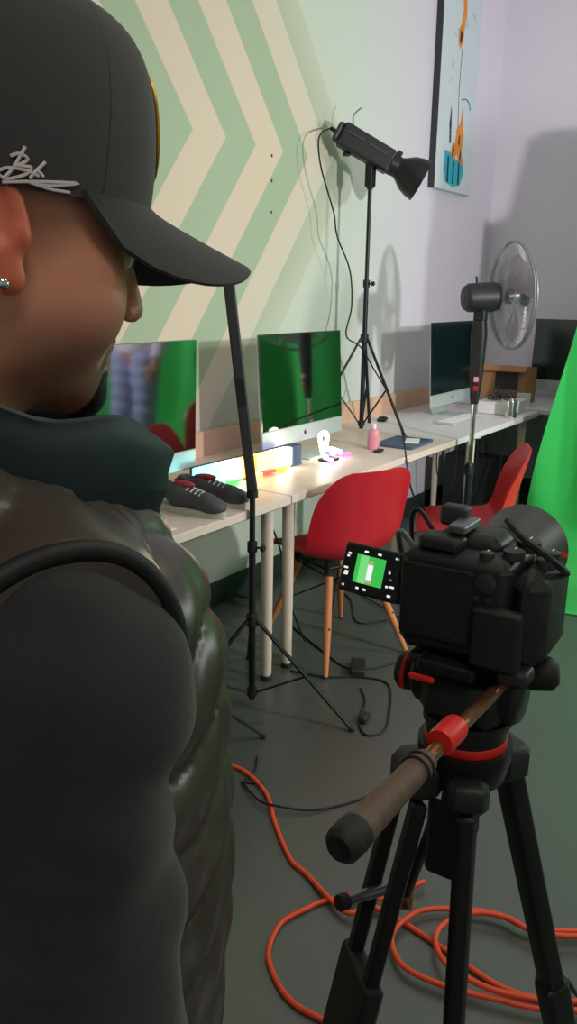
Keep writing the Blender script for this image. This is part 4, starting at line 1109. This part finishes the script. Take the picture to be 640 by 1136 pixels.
def f_vest(P):
    x, y, z = P[..., 0], P[..., 1], P[..., 2]
    d = f_torso(P, .030)
    d = smin(d, s_cone(P, (-.178, -.022, SZ + .004), (.178, -.022, SZ + .004), .074, .074), .03)
    d = smin(d, s_ell(P, (0, .066, SZ - .22), (.150, .120, .25)), .04)
    d = smin(d, s_ell(P, (0, .074, SZ - .065), (.135, .098, .12)), .05)
    ang = np.arctan2(x, y)
    w_ = (z + .012 * np.sin(ang * 7) ) / .062
    puff = np.abs(np.sin(PI * w_)) ** .55
    d = d - .010 * puff - .0009 * np.sin(ang * 23 + w_ * 4) * puff
    # arm holes
    for s in (-1, 1):
        d = smax(d, -s_cone(P, (s * .268, -.025, SZ - .055), (s * .40, -.03, SZ - .06), .072, .12), .010)
        d = smax(d, -s_cone(P, (s * .252, -.028, SZ - .09), (s * .262, -.03, SZ - .20), .066, .056), .010)
    d = smax(d, -s_cone(P, NB + [0, .0, -.02], NB + [0, .03, .12], .062, .075), .010)
    d = smax(d, -(smax(smax(np.abs(x) - .006, .08 - y, .004), -1 + 0 * x, .004)), .006)     # front opening
    d = smax(d, np.abs(x) - .208, .012)
    return smax(d, (SZ - .46) - z, .008)
V, F = surface(f_vest, (-.30, -.24, SZ - .52), (.30, .26, SZ + .14), .0045)
vs = finish('vest', relax(V, F, 1, .3), F, 'vest_nylon', man, smooth='all', label='dark quilted nylon vest')
# standing collar, open at the front
G = []
for i in range(49):
    a = math.radians(-158 + 316 * i / 48) + PI      # from the front round the back
    c, q = math.sin(a), -math.cos(a)
    fr = max(0, -math.cos(a + 0)); fwd = (1 - math.cos(a - PI)) / 2
    row = []
    aa = a - PI                                     # 0 at the back
    bx_, by_ = math.sin(aa), -math.cos(aa)
    en = max(.02, 1 - abs((i / 48 - .5) * 2) ** 14) ** .5
    for j in range(17):
        t = 2 * PI * j / 16
        th_ = .0115 * en * math.cos(t); hh = .055 * en * math.copysign(abs(math.sin(t)) ** .6, math.sin(t))
        R_ = .085 + th_ + .26 * hh + .0035 * math.cos(hh * 210)
        drop = .070 * fwd
        row.append((bx_ * R_ * 1.04, -.026 + by_ * (R_ + .108 * fwd ** 2), SZ + .128 - drop + hh + .004 * math.sin(aa * 9)))
    G.append(row)
MB().grid(G).add([], []).build('collar', 'vest_lining', vs, label='dark standing collar')
for s in (-1, 1):
    pts = []
    for k in range(32):
        t = 2 * PI * k / 32; rr = np.linspace(.02, .17, 120)
        xo = .203 - .010 * max(0, -math.sin(t))
        Q = np.stack([np.full(120, s * xo), -.027 + rr * math.cos(t), SZ - .06 + rr * math.sin(t)], -1).astype(np.float32)
        ins = np.where(f_vest(Q) < .002)[0]; r_ = rr[ins[-1]] if len(ins) else .075
        pts.append((s * xo, -.027 + r_ * math.cos(t), SZ - .06 + r_ * math.sin(t)))
    pts = np.array(pts)
    for _ in range(2): pts = (np.roll(pts, 1, 0) + 2 * pts + np.roll(pts, -1, 0)) / 4
    MB().tube(spline(pts.tolist(), 3, True), .0065, 8, close=True).build('armhole_binding', 'vest_trim', vs)
MB().tube(spline([(.004, .165, SZ - .42), (.004, .192, SZ - .30), (.004, .190, SZ - .15), (.004, .172, SZ - .04), (.0, .140, SZ + .04)], 8), .005, 6).build('zip', 'vest_trim', vs)
MB().box((.004, .146, SZ + .03), (.006, .006, .022), bev=.001).build('zip_pull', 'grey_metal', vs)
def f_trou(P):
    d = smin(s_ell(P, (0, -.01, SZ - .50), (.182, .130, .14)), f_legs(P, .020), .05)
    d = d + .003 * np.sin(P[..., 2] * 60 + P[..., 1] * 20)
    d = smax(d, .085 - P[..., 2], .005)
    return smax(d, P[..., 2] - (SZ - .44), .005)
V, F = surface(f_trou, (-.28, -.22, .04), (.28, .22, SZ - .40), .009); finish('trousers', relax(V, F), F, 'trouser', man, smooth='all')
for s in (-1, 1):
    def f_shoe(P):
        d = s_cone(P, (s * .10, -.05, .05), (s * .112, .10, .042), .044, .042)
        d = smin(d, s_cone(P, (s * .10, -.03, .06), (s * .10, -.025, .11), .046, .046), .03)
        return smax(d, .0 - P[..., 2] + .002, .004)
    V, F = surface(f_shoe, (s * .105 - .08, -.13, -.01), (s * .105 + .08, .18, .13), .008); sh = finish('shoe', relax(V, F), F, 'black_rubber', man, smooth='all')
    MB().box((s * .106, .025, .008), (.088, .24, .016), bev=.006).build('sole', 'sole', sh)

# ------------------------------------------------------------------ the person in front of the backdrop (seen mirrored in the monitors)
def sitter():
    def legs(P, i=0.):
        d = None
        for s in (-1, 1):
            q = s_chain(P, [(s * .09, 0, .88, .09 + i), (s * .10, .02, .48, .060 + i), (s * .11, -.02, .09, .045 + i)], .03); d = q if d is None else smin(d, q, .03)
        return d
    def tor(P, i=0.):
        d = s_cone(P, (-.12, -.01, 1.36), (.12, -.01, 1.36), .065 + i, .065 + i)
        d = smin(d, s_ell(P, (0, 0, 1.20), (.16 + i, .105 + i, .20)), .05); d = smin(d, s_ell(P, (0, 0, .98), (.15 + i, .105 + i, .18)), .06); return d
    def arms(P, i=0.):
        d = None
        for s in (-1, 1):
            q = s_chain(P, [(s * .17, -.01, 1.36, .05 + i), (s * .23, -.02, 1.10, .042 + i), (s * .22, .06, .88, .03 + i)], .02); d = q if d is None else np.minimum(d, q)
        return d
    def body(P):
        d = smin(smin(tor(P), legs(P), .05), arms(P), .03)
        for s in (-1, 1): d = smin(d, hand(P, (s * .22, .06, .86), s, (0, .25, -1)), .01); 
        for s in (-1, 1): d = smin(d, s_cone(P, (s * .11, -.03, .05), (s * .12, .12, .04), .035, .03), .02)
        d = smin(d, s_cone(P, (0, -.01, 1.38), (0, .0, 1.50), .052, .05), .03)
        H0 = P - np.array([0, .015, 1.60], np.float32)
        return np.minimum(d, 1) if False else smin(d, f_head(H0), .02)
    V, F = surface(body, (-.34, -.2, 0), (.34, .26, 1.76), .009)
    o = finish('person', relax(V, F), F, 'skin2', None, smooth='all')
    o.location = (2.45, 4.10, .014); o.rotation_euler = (0, 0, math.radians(175))
    tag(o, 'person in pale blue jeans and lilac top, mirrored in the nearest monitor', 'person')
    V, F = surface(lambda P: smax(smax(legs(P, .016) + .003 * np.sin(P[..., 2] * 70), P[..., 2] - .96, .005), .09 - P[..., 2], .005), (-.24, -.15, .05), (.24, .16, 1.0), .010); finish('jeans', relax(V, F), F, 'jeans', o, smooth='all')
    V, F = surface(lambda P: smax(smax(smin(tor(P, .014), arms(P, .014), .03), .90 - P[..., 2], .005), -s_cone(P, (0, 0, 1.40), (0, 0, 1.6), .07, .07), .005), (-.32, -.18, .84), (.32, .2, 1.5), .010); finish('top', relax(V, F), F, 'lilac_top', o, smooth='all')
    V, F = surface(lambda P: smax(s_ell(P, (0, -.005, 1.645), (.088, .108, .10)), P[..., 1] - .055 + .5 * np.abs(P[..., 2] - 1.70), .01), (-.12, -.14, 1.5), (.12, .14, 1.78), .008); finish('hair', relax(V, F), F, 'hair_dark', o, smooth='all')
    for s in (-1, 1):
        V, F = surface(lambda P: smax(s_cone(P, (s * .11, -.045, .05), (s * .122, .12, .042), .044, .040), .004 - P[..., 2], .004), (s * .115 - .08, -.12, -.01), (s * .115 + .08, .2, .11), .008); finish('shoe', relax(V, F), F, 'paper', o, smooth='all')
sitter()
